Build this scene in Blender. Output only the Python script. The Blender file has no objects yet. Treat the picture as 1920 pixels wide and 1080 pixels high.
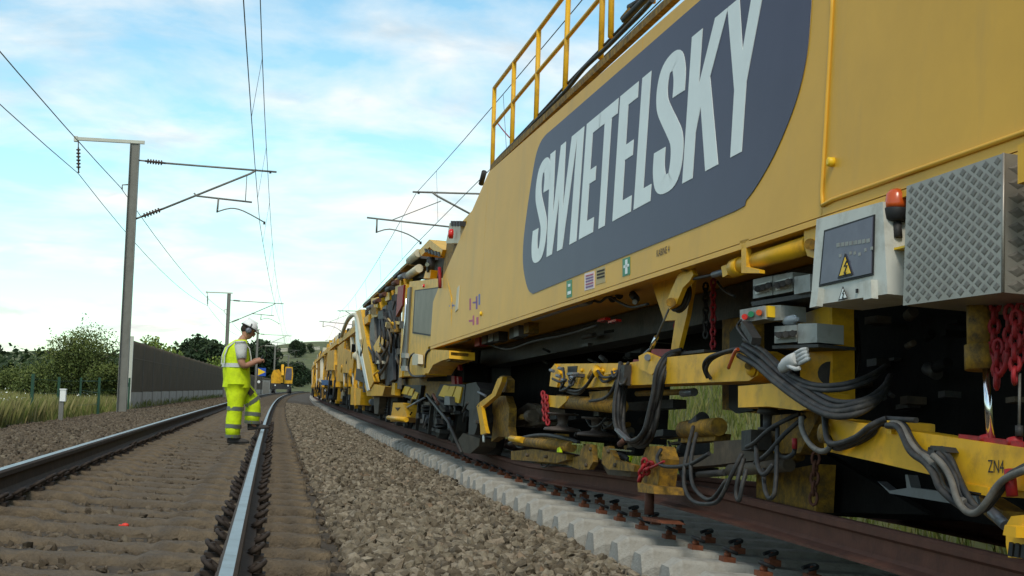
import bpy, math, random
import numpy as np
from mathutils import Vector, Matrix
random.seed(7); rng = np.random.default_rng(7)
scene = bpy.context.scene
COL = scene.collection
# ---------------------------------------------------------------- camera
FPX = 2540.0                      # focal length in pixels of a 1920 wide picture
CAM = Vector((0, 0, 1.5))
def _n(v): return Vector(v).normalized()
_Y = _n((506-960, 540-727, -FPX))
_Z = Vector((0.029, 1, 0)); _Z.z = (_Z.x*_Y.x + _Y.y)/-_Y.z; _Z.normalize()
_X = _Y.cross(_Z)
M = Matrix((_X, _Y, _Z))          # camera space -> world
cam = bpy.data.cameras.new('camera'); cam_o = bpy.data.objects.new('camera', cam); COL.objects.link(cam_o)
cam_o.matrix_world = Matrix.Translation(CAM) @ M.to_4x4()
cam.sensor_width = 36; cam.lens = FPX/1920*36; cam.clip_start = 0.05; cam.clip_end = 12000
scene.camera = cam_o
# ---------------------------------------------------------------- sky
SUN_EL, SUN_AZ = math.radians(50), math.radians(-163)   # azimuth from +Y, clockwise
world = bpy.data.worlds.new('World'); scene.world = world; world.use_nodes = True
nt = world.node_tree; nt.nodes.clear(); N = nt.nodes.new; LK = nt.links.new
out = N('ShaderNodeOutputWorld'); bg = N('ShaderNodeBackground'); bg.inputs[1].default_value = 0.085
sky = N('ShaderNodeTexSky'); sky.sky_type = 'NISHITA'; sky.sun_disc = False
sky.sun_elevation = SUN_EL; sky.sun_rotation = SUN_AZ
sky.air_density = 1.0; sky.dust_density = 0.6; sky.ozone_density = 1.0
tc = N('ShaderNodeTexCoord'); sep = N('ShaderNodeSeparateXYZ'); LK(tc.outputs['Generated'], sep.inputs[0])
mx = N('ShaderNodeMath'); mx.operation = 'MAXIMUM'; LK(sep.outputs[2], mx.inputs[0]); mx.inputs[1].default_value = 0.0
ad = N('ShaderNodeMath'); ad.operation = 'ADD'; LK(mx.outputs[0], ad.inputs[0]); ad.inputs[1].default_value = 0.16
dx = N('ShaderNodeMath'); dx.operation = 'DIVIDE'; LK(sep.outputs[0], dx.inputs[0]); LK(ad.outputs[0], dx.inputs[1])
dy = N('ShaderNodeMath'); dy.operation = 'DIVIDE'; LK(sep.outputs[1], dy.inputs[0]); LK(ad.outputs[0], dy.inputs[1])
cb = N('ShaderNodeCombineXYZ'); LK(dx.outputs[0], cb.inputs[0]); LK(dy.outputs[0], cb.inputs[1])
def cloud_noise(scale, detail, off):
    mp = N('ShaderNodeMapping'); mp.inputs['Location'].default_value = off; LK(cb.outputs[0], mp.inputs[0])
    n = N('ShaderNodeTexNoise'); n.inputs['Scale'].default_value = scale; n.inputs['Detail'].default_value = detail
    n.inputs['Roughness'].default_value = 0.55; n.inputs['Distortion'].default_value = 0.3
    LK(mp.outputs[0], n.inputs['Vector']); return n
n1 = cloud_noise(1.9, 9, (3.1, 1.7, 0)); n2 = cloud_noise(4.5, 6, (7.0, 2.0, 3.0))
r1 = N('ShaderNodeValToRGB'); LK(n1.outputs[0], r1.inputs[0])
r1.color_ramp.elements[0].position = 0.42; r1.color_ramp.elements[1].position = 0.68
cr = N('ShaderNodeValToRGB'); LK(n2.outputs[0], cr.inputs[0])
cr.color_ramp.elements[0].position = 0.3; cr.color_ramp.elements[0].color = (9.0, 9.2, 9.2, 1)
cr.color_ramp.elements[1].position = 0.5; cr.color_ramp.elements[1].color = (13.0, 12.6, 11.9, 1)
tint = N('ShaderNodeMixRGB'); tint.blend_type = 'MULTIPLY'; tint.inputs[0].default_value = 1
LK(sky.outputs[0], tint.inputs[1]); tint.inputs[2].default_value = (1.9, 2.45, 2.2, 1)
mixc = N('ShaderNodeMixRGB'); LK(r1.outputs[0], mixc.inputs[0]); LK(tint.outputs[0], mixc.inputs[1]); LK(cr.outputs[0], mixc.inputs[2])
LK(mixc.outputs[0], bg.inputs[0]); LK(bg.outputs[0], out.inputs[0])
# ---------------------------------------------------------------- sun (veiled by cloud: soft)
sun = bpy.data.lights.new('sun', 'SUN'); sun.energy = 2.1; sun.angle = math.radians(12); sun.color = (1, 0.93, 0.80)
sun_o = bpy.data.objects.new('sun', sun); COL.objects.link(sun_o)
_sd = Vector((math.sin(SUN_AZ)*math.cos(SUN_EL), math.cos(SUN_AZ)*math.cos(SUN_EL), math.sin(SUN_EL)))
sun_o.rotation_euler = _sd.to_track_quat('Z', 'Y').to_euler(); sun_o.location = _sd*50
# ---------------------------------------------------------------- exposure
vs = scene.view_settings; vs.view_transform = 'Standard'; vs.look = 'None'; vs.gamma = 1; vs.use_curve_mapping = False
vs.exposure = 0.0
scene.render.engine = 'CYCLES'
# ================================================================ helpers
R = 5400.0                        # radius of the curve (to the right)
def P(s, u, z): return Vector((u + s*s/(2*R), s, z))          # along the line, lateral offset, height
def ray(px, py): return M @ Vector((px-960, 540-py, -FPX))
def G(px, py, u):                 # point where a sight line meets the curved vertical sheet at lateral offset u
    r = ray(px, py); a = -r.y*r.y/(2*R); b = r.x
    t = (-b + math.sqrt(max(b*b + 4*a*u, 0)))/(2*a) if abs(a) > 1e-12 else u/b
    t2 = (-b - math.sqrt(max(b*b + 4*a*u, 0)))/(2*a)
    t = min(x for x in (t, t2) if x > 0)
    return CAM + r*t
def at_depth(px, py, d): r = ray(px, py); return CAM + r*(d/r.y)
# frame of the near machine: its long side runs away to the left of the line and dips with the cant
EF = (M @ _n((383-960, 540-791, -FPX))).normalized()
_eu = Vector((0.065, 1, 0)); _ef = _n((383-960, 540-791, -FPX)); _eu.z = -(_eu.x*_ef.x + _ef.y)/_ef.z
EU = (M @ _eu).normalized(); EL = EF.cross(EU)
_r0 = ray(806, 650); O = CAM + _r0*(2.0/_r0.x)
def F(px, py, w=0.0):
    r = ray(px, py); t = ((O - CAM).dot(EL) + w)/r.dot(EL); return CAM + r*t
def LOC(a, w, z): return O - EF*a + EL*w + EU*z
def AZ(p): q = p - O; return (-q.dot(EF), q.dot(EL), q.dot(EU))

MATS = {}
def mat(name, col, rough=0.6, metal=0.0, var=0.12, scale=6.0, bump=0.0, bscale=None, dirt=None, dirt_amt=0.4, dscale=3.0, coat=0, tint=None, streak=False, transm=0, emit=None, spec=0.3):
    m = bpy.data.materials.new(name); m.use_nodes = True; t = m.node_tree; b = t.nodes['Principled BSDF']
    nn, lk = t.nodes.new, t.links.new
    b.inputs['Specular IOR Level'].default_value = spec; b.inputs['Roughness'].default_value = rough; b.inputs['Metallic'].default_value = metal
    if coat: b.inputs['Coat Weight'].default_value = coat; b.inputs['Coat Roughness'].default_value = 0.25
    if transm: b.inputs['Transmission Weight'].default_value = transm
    co = nn('ShaderNodeTexCoord'); src = co.outputs['Object']
    if streak:
        mp = nn('ShaderNodeMapping'); mp.inputs['Scale'].default_value = (1, 1, 0.18); lk(src, mp.inputs[0]); dsrc = mp.outputs[0]
    else: dsrc = src
    nz = nn('ShaderNodeTexNoise'); nz.inputs['Scale'].default_value = scale; nz.inputs['Detail'].default_value = 8; nz.inputs['Roughness'].default_value = 0.65
    lk(src, nz.inputs['Vector'])
    rp = nn('ShaderNodeValToRGB'); lk(nz.outputs[0], rp.inputs[0])
    rp.color_ramp.elements[0].position = 0.3; rp.color_ramp.elements[1].position = 0.7
    rp.color_ramp.elements[0].color = tuple(max(c*(1-var), 0) for c in col[:3]) + (1,)
    rp.color_ramp.elements[1].color = tuple(min(c*(1+var), 1) for c in col[:3]) + (1,)
    cur = rp.outputs[0]
    if tint:
        at = nn('ShaderNodeAttribute'); at.attribute_name = 'tint'
        r2 = nn('ShaderNodeValToRGB'); lk(at.outputs['Fac'], r2.inputs[0]); els = r2.color_ramp.elements
        while len(els) < len(tint): els.new(0.5)
        for i, c in enumerate(tint): els[i].position = i/(len(tint)-1); els[i].color = tuple(c) + (1,)
        mm = nn('ShaderNodeMixRGB'); mm.blend_type = 'MULTIPLY'; mm.inputs[0].default_value = 1
        lk(r2.outputs[0], mm.inputs[1])
        r3 = nn('ShaderNodeValToRGB'); lk(nz.outputs[0], r3.inputs[0])
        r3.color_ramp.elements[0].position = .25; r3.color_ramp.elements[1].position = .75
        r3.color_ramp.elements[0].color = (1-var*1.5,)*3 + (1,); r3.color_ramp.elements[1].color = (1+var,)*3 + (1,)
        lk(r3.outputs[0], mm.inputs[2]); cur = mm.outputs[0]
    if dirt:
        dz = nn('ShaderNodeTexNoise'); dz.inputs['Scale'].default_value = dscale; dz.inputs['Detail'].default_value = 10; dz.inputs['Roughness'].default_value = 0.7
        lk(dsrc, dz.inputs['Vector'])
        rr = nn('ShaderNodeValToRGB'); lk(dz.outputs[0], rr.inputs[0])
        rr.color_ramp.elements[0].position = 0.62 - 0.35*dirt_amt; rr.color_ramp.elements[0].color = (0, 0, 0, 1)
        rr.color_ramp.elements[1].position = 0.80 - 0.15*dirt_amt; rr.color_ramp.elements[1].color = (dirt_amt + .3,)*3 + (1,)
        mm = nn('ShaderNodeMixRGB'); lk(rr.outputs[0], mm.inputs[0]); lk(cur, mm.inputs[1]); mm.inputs[2].default_value = tuple(dirt) + (1,); cur = mm.outputs[0]
    lk(cur, b.inputs['Base Color'])
    if bump:
        bz = nn('ShaderNodeTexNoise'); bz.inputs['Scale'].default_value = bscale or scale*5; bz.inputs['Detail'].default_value = 6; lk(src, bz.inputs['Vector'])
        bp = nn('ShaderNodeBump'); bp.inputs['Strength'].default_value = bump; bp.inputs['Distance'].default_value = 0.02
        lk(bz.outputs[0], bp.inputs['Height']); lk(bp.outputs[0], b.inputs['Normal'])
    if emit: b.inputs['Emission Color'].default_value = tuple(emit) + (1,); b.inputs['Emission Strength'].default_value = 1.0
    MATS[name] = m; return m
DUST = (0.13, 0.10, 0.07); GRIME = (0.02, 0.018, 0.015)
mat('body_yellow', (0.64, 0.345, 0.03), 0.5, var=.07, scale=1.5, dirt=(0.47, 0.275, 0.055), dirt_amt=.3, dscale=2.2, coat=.08, streak=True)
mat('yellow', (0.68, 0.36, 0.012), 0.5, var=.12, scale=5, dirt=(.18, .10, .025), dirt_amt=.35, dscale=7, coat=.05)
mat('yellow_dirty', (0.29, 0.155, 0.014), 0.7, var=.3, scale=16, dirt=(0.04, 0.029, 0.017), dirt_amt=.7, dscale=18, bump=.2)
mat('yellow_far', (0.64, 0.33, 0.012), 0.55, var=.18, scale=3, dirt=(0.16, .085, .022), dirt_amt=.5, dscale=2.5)
mat('navy', (0.040, 0.038, 0.076), 0.45, var=.08, scale=2, dirt=(0.058, .056, .095), dirt_amt=.3, dscale=1.6, coat=.03, streak=True)
mat('letter_white', (0.70, 0.74, 0.72), 0.4, var=.04, scale=4)
mat('black', (0.015, 0.015, 0.016), 0.6, var=.2)
mat('dark_steel', (0.035, 0.034, 0.034), 0.6, metal=.3, var=.3, scale=6, dirt=(.08, .065, .05), dirt_amt=.4, dscale=7, bump=.2)
mat('under_shade', (0.008, 0.0075, 0.007), 0.9, var=.4, scale=4, bump=.3, spec=.1)  # near black: deep shade of the underside put into the colour
mat('grey_steel', (0.17, 0.18, 0.2), 0.45, metal=.5, var=.15, scale=5, dirt=(.07, .06, .05), dirt_amt=.3, dscale=5)
mat('grey_paint', (0.26, 0.265, 0.245), 0.5, var=.12, scale=5, dirt=(.10, .085, .065), dirt_amt=.4, dscale=8)
mat('box_white', (0.52, 0.52, 0.47), 0.45, var=.07, scale=5, dirt=(.22, .19, .13), dirt_amt=.35, dscale=7)
mat('chrome', (0.75, 0.76, 0.78), 0.15, metal=1, var=.05)
mat('alu', (0.31, 0.285, 0.25), 0.45, metal=.55, var=.12, scale=12, dirt=(.17, .14, .11), dirt_amt=.35, dscale=6)
mat('alu_dark', (0.17, 0.155, 0.135), 0.5, metal=.5, var=.2, scale=30)
mat('hose', (0.022, 0.022, 0.023), 0.6, var=.3, scale=8, dirt=(.075, .066, .055), dirt_amt=.45, dscale=14)
mat('hose_pale', (0.14, 0.13, 0.115), 0.6, var=.25, scale=8, dirt=(.05, .043, .035), dirt_amt=.5, dscale=14)
mat('red', (0.27, 0.012, 0.016), 0.55, var=.25, scale=9, dirt=(.045, .02, .018), dirt_amt=.45, dscale=14)
mat('rust', (0.105, 0.042, 0.027), 0.78, var=.2, scale=10, dirt=(.055, .027, .02), dirt_amt=.4, dscale=12, bump=.1)
mat('rust_orange', (0.17, 0.055, 0.025), 0.85, var=.35, scale=30)
mat('rail_side', (0.042, 0.027, 0.018), 0.8, var=.2, scale=12, dirt=(.085, .055, .035), dirt_amt=.4, dscale=9)
mat('rail_top', (0.30, 0.335, 0.345), 0.38, metal=.85, var=.2, scale=4, dirt=(.12, .11, .095), dirt_amt=.35, dscale=10)
mat('sleeper_old', (0.135, 0.10, 0.063), 0.95, var=.28, scale=9, bump=.8, bscale=50, dirt=(.075, .062, .05), dirt_amt=.65, dscale=4)
mat('sleeper_new', (0.34, 0.32, 0.28), 0.9, var=.14, scale=5, bump=.4, bscale=70, dirt=(.19, .165, .13), dirt_amt=.5, dscale=7)
mat('clip', (0.036, 0.026, 0.02), 0.75, metal=.1, var=.3, scale=30)
mat('ballast_sheet', (0.062, 0.048, 0.034), 0.95, var=.4, scale=14, bump=1.0, bscale=22)
mat('stone', (0.2, 0.18, 0.15), 0.9, var=.35, scale=26, bump=.3, bscale=90, tint=[(.06, .047, .032), (.125, .098, .066), (.18, .146, .10), (.265, .22, .16), (.17, .105, .06)])
mat('stone_old', (0.2, 0.18, 0.15), 0.95, var=.25, scale=26, tint=[(.055, .042, .028), (.095, .07, .046), (.125, .096, .066), (.18, .145, .10)])
mat('grass_ground', (0.085, 0.098, 0.035), 0.95, var=.45, scale=.35, dirt=(.17, .15, .06), dirt_amt=.5, dscale=.12)
mat('grass', (0.1, 0.12, 0.03), 0.8, var=.2, scale=2, tint=[(.07, .11, .016), (.12, .155, .03), (.20, .19, .06), (.29, .25, .105)])
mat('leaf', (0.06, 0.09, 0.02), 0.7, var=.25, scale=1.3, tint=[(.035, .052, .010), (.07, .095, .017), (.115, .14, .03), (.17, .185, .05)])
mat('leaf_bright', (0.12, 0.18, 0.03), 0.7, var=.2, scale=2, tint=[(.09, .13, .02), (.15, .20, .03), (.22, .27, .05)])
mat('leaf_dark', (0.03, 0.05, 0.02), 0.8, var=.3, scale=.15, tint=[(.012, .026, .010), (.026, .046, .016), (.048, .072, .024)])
mat('bark', (0.07, 0.05, 0.035), 0.9, var=.3, scale=12, bump=.5)
mat('galv', (0.20, 0.192, 0.17), 0.55, metal=.35, var=.1, scale=3, dirt=(.12, .115, .1), dirt_amt=.35, dscale=2)
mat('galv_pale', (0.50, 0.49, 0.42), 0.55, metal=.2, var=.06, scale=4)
mat('insulator', (0.07, 0.045, 0.035), 0.3, var=.15)
mat('wire', (0.05, 0.05, 0.052), 0.5, metal=.6, var=.1)
mat('wall_panel', (0.13, 0.10, 0.066), 0.85, var=.14, scale=1.5, dirt=(.085, .068, .048), dirt_amt=.35, dscale=.8, streak=True)
mat('concrete', (0.37, 0.34, 0.29), 0.9, var=.12, scale=3, dirt=(.22, .19, .15), dirt_amt=.4, dscale=1.4, bump=.3, streak=True)
mat('green_paint', (0.018, 0.06, 0.035), 0.55, var=.2)
mat('white_paint', (0.78, 0.78, 0.75), 0.45, var=.05, dirt=(.4, .38, .33), dirt_amt=.2, dscale=6)
mat('window', (0.085, 0.082, 0.115), 0.3, var=.25, scale=3, dirt=(.13, .13, .15), dirt_amt=.3)
mat('window_grey', (0.19, 0.17, 0.13), 0.5, var=.2, scale=2, dirt=(.12, .105, .08), dirt_amt=.4, dscale=3, spec=.15)
mat('tarp', (0.05, 0.05, 0.054), 0.8, var=.3, scale=4, bump=.5, bscale=6)
mat('cream', (0.55, 0.50, 0.37), 0.6, var=.1, dirt=(.3, .25, .15), dirt_amt=.3)
mat('orange', (0.5, 0.075, 0.012), 0.25, var=.15, coat=.4)
mat('red_lens', (0.6, 0.02, 0.015), 0.2, coat=.5)
mat('sign_green', (0.02, 0.19, 0.085), 0.45, var=.05)
mat('sign_yellow', (0.75, 0.47, 0.02), 0.45, var=.05)
mat('sign_blue', (0.02, 0.07, 0.34), 0.4, var=.05)
mat('sign_pink', (0.68, 0.55, 0.53), 0.5, var=.05)
mat('sign_tan', (0.42, 0.30, 0.12), 0.5, var=.1)
mat('marker_purple', (0.20, 0.10, 0.26), 0.6); mat('marker_blue', (0.12, 0.16, 0.34), 0.6); mat('marker_red', (0.42, 0.10, 0.16), 0.6)
mat('blue_box', (0.02, 0.10, 0.28), 0.45, var=.1)
mat('hivis', (0.60, 0.76, 0.008), 0.7, var=.12, scale=9, bump=.5, bscale=10, dirt=(.30, .38, .02), dirt_amt=.35, dscale=8)
mat('reflective', (0.55, 0.56, 0.53), 0.5, var=.1)
mat('post_brown', (.115, .10, .08), .8, var=.1)
mat('skin', (0.40, 0.20, 0.13), 0.5, var=.08, scale=12)
mat('hair', (0.03, 0.02, 0.015), 0.8, var=.2)
mat('shirt', (0.55, 0.55, 0.52), 0.85, var=.08, scale=9, bump=.3)
mat('boot', (0.05, 0.045, 0.042), 0.7, var=.2)
mat('plastic_clear', (0.55, 0.62, 0.68), 0.1, transm=.6)
mat('glove', (0.48, 0.48, 0.47), 0.8, var=.15, scale=14)
mat('chalk', (0.46, 0.43, 0.35), 0.9, var=.2, scale=.2)
mat('litter_red', (0.7, 0.05, 0.03), 0.5)
mat('dark_brown', (.085, .062, .04), .7, var=.3, scale=9, dirt=(.03, .025, .02), dirt_amt=.5, dscale=8)
mat('rust_dark', (.075, .055, .045), .6, metal=.2, var=.25, scale=10)
mat('flower', (0.75, 0.75, 0.68), 0.7)

def smooth_pts(pts, k=4):
    pts = [Vector(p) for p in pts]
    if len(pts) < 3 or k < 2: return pts
    out = []; n = len(pts)
    for i in range(n-1):
        p0, p1, p2, p3 = pts[max(i-1, 0)], pts[i], pts[i+1], pts[min(i+2, n-1)]
        for j in range(k):
            t = j/k
            out.append(0.5*((2*p1) + (p2-p0)*t + (2*p0-5*p1+4*p2-p3)*t*t + (3*p1-p0-3*p2+p3)*t**3))
    out.append(pts[-1]); return out

class MB:
    def __init__(s): s.v = []; s.f = []; s.m = []; s.sm = []
    def add(s, verts, faces, mi=0, smooth=False):
        o = len(s.v); s.v += [Vector(v) for v in verts]
        for f in faces: s.f.append([i+o for i in f]); s.m.append(mi); s.sm.append(smooth)
        return s
    def prism(s, pts, vec, mi=0):
        n = len(pts); pts = [Vector(p) for p in pts]; vec = Vector(vec)
        fs = [list(range(n)), list(range(2*n-1, n-1, -1))] + [[i, n+i, n+(i+1) % n, (i+1) % n] for i in range(n)]
        return s.add(pts + [p+vec for p in pts], fs, mi)
    def box(s, c, ax, ay, az, mi=0):
        c, ax, ay, az = map(Vector, (c, ax, ay, az))
        return s.prism([c-ax-ay-az, c+ax-ay-az, c+ax+ay-az, c-ax+ay-az], az*2, mi)
    def abox(s, x0, x1, y0, y1, z0, z1, mi=0):
        return s.prism([(x0, y0, z0), (x1, y0, z0), (x1, y1, z0), (x0, y1, z0)], (0, 0, z1-z0), mi)
    def bar(s, p, q, w, h, up=(0, 0, 1), mi=0):
        p, q = Vector(p), Vector(q); d = (q-p); L = d.length/2; d.normalize(); up = Vector(up); sd = d.cross(up)
        if sd.length < 1e-4: sd = d.cross(Vector((1, 0, 0)))
        sd.normalize(); u2 = sd.cross(d)
        return s.box((p+q)/2, d*L, sd*w/2, u2*h/2, mi)
    def tube(s, pts, r, n=8, k=1, closed=False, mi=0):
        pts = smooth_pts(pts, k) if k > 1 else [Vector(p) for p in pts]
        m = len(pts); rr = r if hasattr(r, '__len__') else None; vs_ = []; fs = []
        t0 = (pts[1]-pts[0]).normalized(); nx = t0.cross(Vector((0, 0, 1)))
        if nx.length < 1e-3: nx = t0.cross(Vector((1, 0, 0)))
        nx.normalize()
        for i in range(m):
            if closed: t = (pts[(i+1) % m]-pts[i-1]).normalized()
            else: t = (pts[min(i+1, m-1)]-pts[max(i-1, 0)]).normalized()
            nx = (nx - t*nx.dot(t)); nx = nx.normalized() if nx.length > 1e-6 else t.orthogonal().normalized()
            ny = t.cross(nx); ra = rr[min(i*len(rr)//m, len(rr)-1)] if rr else r
            for j in range(n):
                a = 2*math.pi*j/n; vs_.append(pts[i] + nx*math.cos(a)*ra + ny*math.sin(a)*ra)
        for i in range(m if closed else m-1):
            i2 = (i+1) % m
            for j in range(n): fs.append([i*n+j, i*n+(j+1) % n, i2*n+(j+1) % n, i2*n+j])
        s.add(vs_, fs, mi, True)
        if not closed: s.add([], []); o = len(s.v)-len(vs_); s.f += [[o+j for j in range(n)][::-1], [o+(m-1)*n+j for j in range(n)]]; s.m += [mi, mi]; s.sm += [False, False]
        return s
    def lathe(s, p, axis, prof, n=14, mi=0):     # prof: [(t, r)] along axis
        p, ax = Vector(p), Vector(axis).normalized(); e1 = ax.orthogonal().normalized(); e2 = ax.cross(e1); vs_ = []; fs = []
        for t, r in prof:
            for j in range(n): a = 2*math.pi*j/n; vs_.append(p + ax*t + (e1*math.cos(a)+e2*math.sin(a))*max(r, 1e-4))
        m = len(prof)
        for i in range(m-1):
            for j in range(n): fs.append([i*n+j, i*n+(j+1) % n, (i+1)*n+(j+1) % n, (i+1)*n+j])
        s.add(vs_, fs, mi, True); o = len(s.v)-len(vs_)
        s.f += [[o+j for j in range(n)][::-1], [o+(m-1)*n+j for j in range(n)]]; s.m += [mi, mi]; s.sm += [False, False]
        return s
    def cyl(s, p, q, r, n=14, mi=0, r2=None):
        p, q = Vector(p), Vector(q); d = q-p; L = d.length
        return s.lathe(p, d, [(0, r), (L, r if r2 is None else r2)], n, mi)
    def ball(s, c, rx, ry, rz, n=10, m=6, mi=0):
        c = Vector(c); vs_ = []; fs = []
        for i in range(m+1):
            a = math.pi*i/m
            for j in range(n): b = 2*math.pi*j/n; vs_.append(c + Vector((rx*math.sin(a)*math.cos(b), ry*math.sin(a)*math.sin(b), rz*math.cos(a))))
        for i in range(m):
            for j in range(n): fs.append([i*n+j, (i+1)*n+j, (i+1)*n+(j+1) % n, i*n+(j+1) % n])
        return s.add(vs_, fs, mi, True)
    def chain(s, p, q, L=0.09, r=0.011):
        p, q = Vector(p), Vector(q); d = q-p; n = max(1, int(d.length/(L*.72))); d.normalize()
        e1 = d.orthogonal().normalized(); e2 = d.cross(e1)
        for i in range(n):
            c = p + d*((i+.5)*L*.72); e = e1 if i % 2 else e2
            s.tube([c + d*(math.cos(a)*L*.5) + e*(math.sin(a)*L*.3) for a in [2*math.pi*k/8 for k in range(8)]], r, 5, closed=True)
        return s
    def build(s, name, m, parent=None, label=None, cat=None, group=None, kind=None, loc=None):
        me = bpy.data.meshes.new(name)
        root = Vector((0, 0, 0))
        if parent is not None:
            q = parent
            while q is not None: root += q.location; q = q.parent
        elif loc is not None: root = Vector(loc)
        me.from_pydata([tuple(v-root) for v in s.v], [], s.f)
        mats = m if isinstance(m, (list, tuple)) else [m]
        for x in mats: me.materials.append(MATS[x])
        me.polygons.foreach_set('material_index', s.m); me.polygons.foreach_set('use_smooth', s.sm)
        o = bpy.data.objects.new(name, me); COL.objects.link(o)
        if parent is not None: o.parent = parent
        elif loc is not None: o.location = root
        tag(o, label, cat, group, kind); return o
def tag(o, label=None, cat=None, group=None, kind=None):
    for k, v in (('label', label), ('category', cat), ('group', group), ('kind', kind)):
        if v: o[k] = v
    return o
def thing(name, label, cat, loc=(0, 0, 0), group=None, rz=0.0):
    o = bpy.data.objects.new(name, None); COL.objects.link(o); o.location = loc; o.rotation_euler = (0, 0, rz)
    o.empty_display_size = .2; return tag(o, label, cat, group)
def copy_tree(o, parent=None):
    c = o.copy(); COL.objects.link(c); c.parent = parent
    for ch in list(o.children): copy_tree(ch, c)
    return c
def np_mesh(name, v, f, m, tint=None, parent=None, kind=None, label=None, cat=None, group=None, loc=None, smooth=False):
    me = bpy.data.meshes.new(name); v = np.asarray(v, dtype=np.float32).reshape(-1, 3); f = np.asarray(f, dtype=np.int32); k = f.shape[1]
    root = np.zeros(3, dtype=np.float32)
    if parent is not None:
        q = parent
        while q is not None: root += np.array(q.location, dtype=np.float32); q = q.parent
    elif loc is not None: root = np.array(loc, dtype=np.float32)
    me.vertices.add(len(v)); me.vertices.foreach_set('co', (v-root).ravel())
    me.loops.add(f.size); me.loops.foreach_set('vertex_index', f.ravel())
    me.polygons.add(len(f)); me.polygons.foreach_set('loop_start', np.arange(len(f), dtype=np.int32)*k)
    me.polygons.foreach_set('loop_total', np.full(len(f), k, dtype=np.int32))
    me.polygons.foreach_set('use_smooth', np.full(len(f), smooth, dtype=bool))
    me.materials.append(MATS[m])
    if tint is not None:
        a = me.attributes.new('tint', 'FLOAT', 'POINT'); a.data.foreach_set('value', np.asarray(tint, dtype=np.float32))
    me.update(calc_edges=True); me.validate()
    o = bpy.data.objects.new(name, me); COL.objects.link(o)
    if parent is not None: o.parent = parent
    elif loc is not None: o.location = loc
    return tag(o, label, cat, group, kind)
_t = (1+5**.5)/2
ICO_V = np.array([(-1, _t, 0), (1, _t, 0), (-1, -_t, 0), (1, -_t, 0), (0, -1, _t), (0, 1, _t), (0, -1, -_t), (0, 1, -_t), (_t, 0, -1), (_t, 0, 1), (-_t, 0, -1), (-_t, 0, 1)])/math.sqrt(1+_t*_t)
ICO_F = np.array([(0, 11, 5), (0, 5, 1), (0, 1, 7), (0, 7, 10), (0, 10, 11), (1, 5, 9), (5, 11, 4), (11, 10, 2), (10, 7, 6), (7, 1, 8), (3, 9, 4), (3, 4, 2), (3, 2, 6), (3, 6, 8), (3, 8, 9), (4, 9, 5), (2, 4, 11), (6, 2, 10), (8, 6, 7), (9, 8, 1)])
def rand_rot(n):
    q = rng.normal(size=(n, 4)); q /= np.linalg.norm(q, axis=1)[:, None]; w, x, y, z = q.T
    return np.stack([np.stack([1-2*(y*y+z*z), 2*(x*y-z*w), 2*(x*z+y*w)], 1), np.stack([2*(x*y+z*w), 1-2*(x*x+z*z), 2*(y*z-x*w)], 1), np.stack([2*(x*z-y*w), 2*(y*z+x*w), 1-2*(x*x+y*y)], 1)], 1)
def rock_verts(pos, size):
    n = len(pos); v = np.repeat(ICO_V[None], n, 0)*rng.uniform(.62, 1.28, (n, 12, 1))*np.stack([rng.uniform(.8, 1.35, n), rng.uniform(.65, 1.05, n), rng.uniform(.5, .85, n)], 1)[:, None, :]
    v = np.einsum('nij,nkj->nki', rand_rot(n), v)*size[:, None, None] + pos[:, None, :]
    f = (ICO_F[None] + (np.arange(n)*12)[:, None, None]).reshape(-1, 3)
    return v.reshape(-1, 3), f
def leaves(pos, size, flat=0.0):
    n = len(pos); rm = rand_rot(n); q = np.array([(-.5, 0, 0), (0, -.28, .06), (.5, 0, 0), (0, .28, .06)])
    v = np.einsum('nij,kj->nki', rm, q)*size[:, None, None] + pos[:, None, :]
    return v.reshape(-1, 3), np.arange(n*4).reshape(-1, 4)
def blades(pos, h, wid, lean=.35):
    n = len(pos); a = rng.uniform(0, 2*math.pi, n); d = np.stack([np.cos(a), np.sin(a), np.zeros(n)], 1); b = rng.uniform(0, 2*math.pi, n)
    l = np.stack([np.cos(b), np.sin(b), np.zeros(n)], 1)*(rng.uniform(0, lean, n)*h)[:, None]; up = np.array([0, 0, 1.])
    v = np.stack([pos-d*wid[:, None], pos+d*wid[:, None], pos+l*.35+up*(h*.6)[:, None]+d*wid[:, None]*.6, pos+l+up*h[:, None]], 1)
    return v.reshape(-1, 3), np.arange(n*4).reshape(-1, 4)
# ================================================================ the setting
def smst(a, b, x): t = np.clip((x-a)/(b-a), 0, 1); return t*t*(3-2*t)
PROF_U = np.array([-7.2, -6.0, -5.2, -4.6, -3.4, -2.3, -2.1, -1.63, -.87, -.12, .35, .8, 1.5, 2.1, 3.4, 4.9, 5.8])
PROF_Z = np.array([.40, .50, .58, .64, .70, .755, .745, .71, .675, .635, .60, .575, .50, .415, .38, .32, .10])
def zb(u): return np.interp(u, PROF_U, PROF_Z)
def gh(x, y):
    yy = np.clip(y, -50, 700); u = x - yy*yy/(2*R)
    z = np.interp(u, [-60, -14, -7, -6, -5, 5.2, 5.9, 7.2, 9.5, 14, 60], [.9, .55, .5, .42, .15, .05, .15, .75, 2.3, 3.0, 3.2])
    d = np.hypot(x, y)
    az = np.degrees(np.arctan2(x, np.maximum(y, 1)))
    amp = 22 + 6*np.sin(az*.21+1.0) + 3*np.sin(az*.53) + 3*np.exp(-((az-1.5)/3.5)**2)
    hill = smst(260, 1000, d)*amp*(y > 0)
    return z + hill + smst(60, 300, d)*.6*np.sin(x*.03)*np.cos(y*.021)
gx = np.concatenate([-np.geomspace(4000, 20, 70), np.linspace(-19, 20, 79), np.geomspace(21, 4000, 50)])
gy = np.concatenate([[-400, -150, -60, -30], np.linspace(-20, 60, 60), np.geomspace(62, 6000, 110)])
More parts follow.
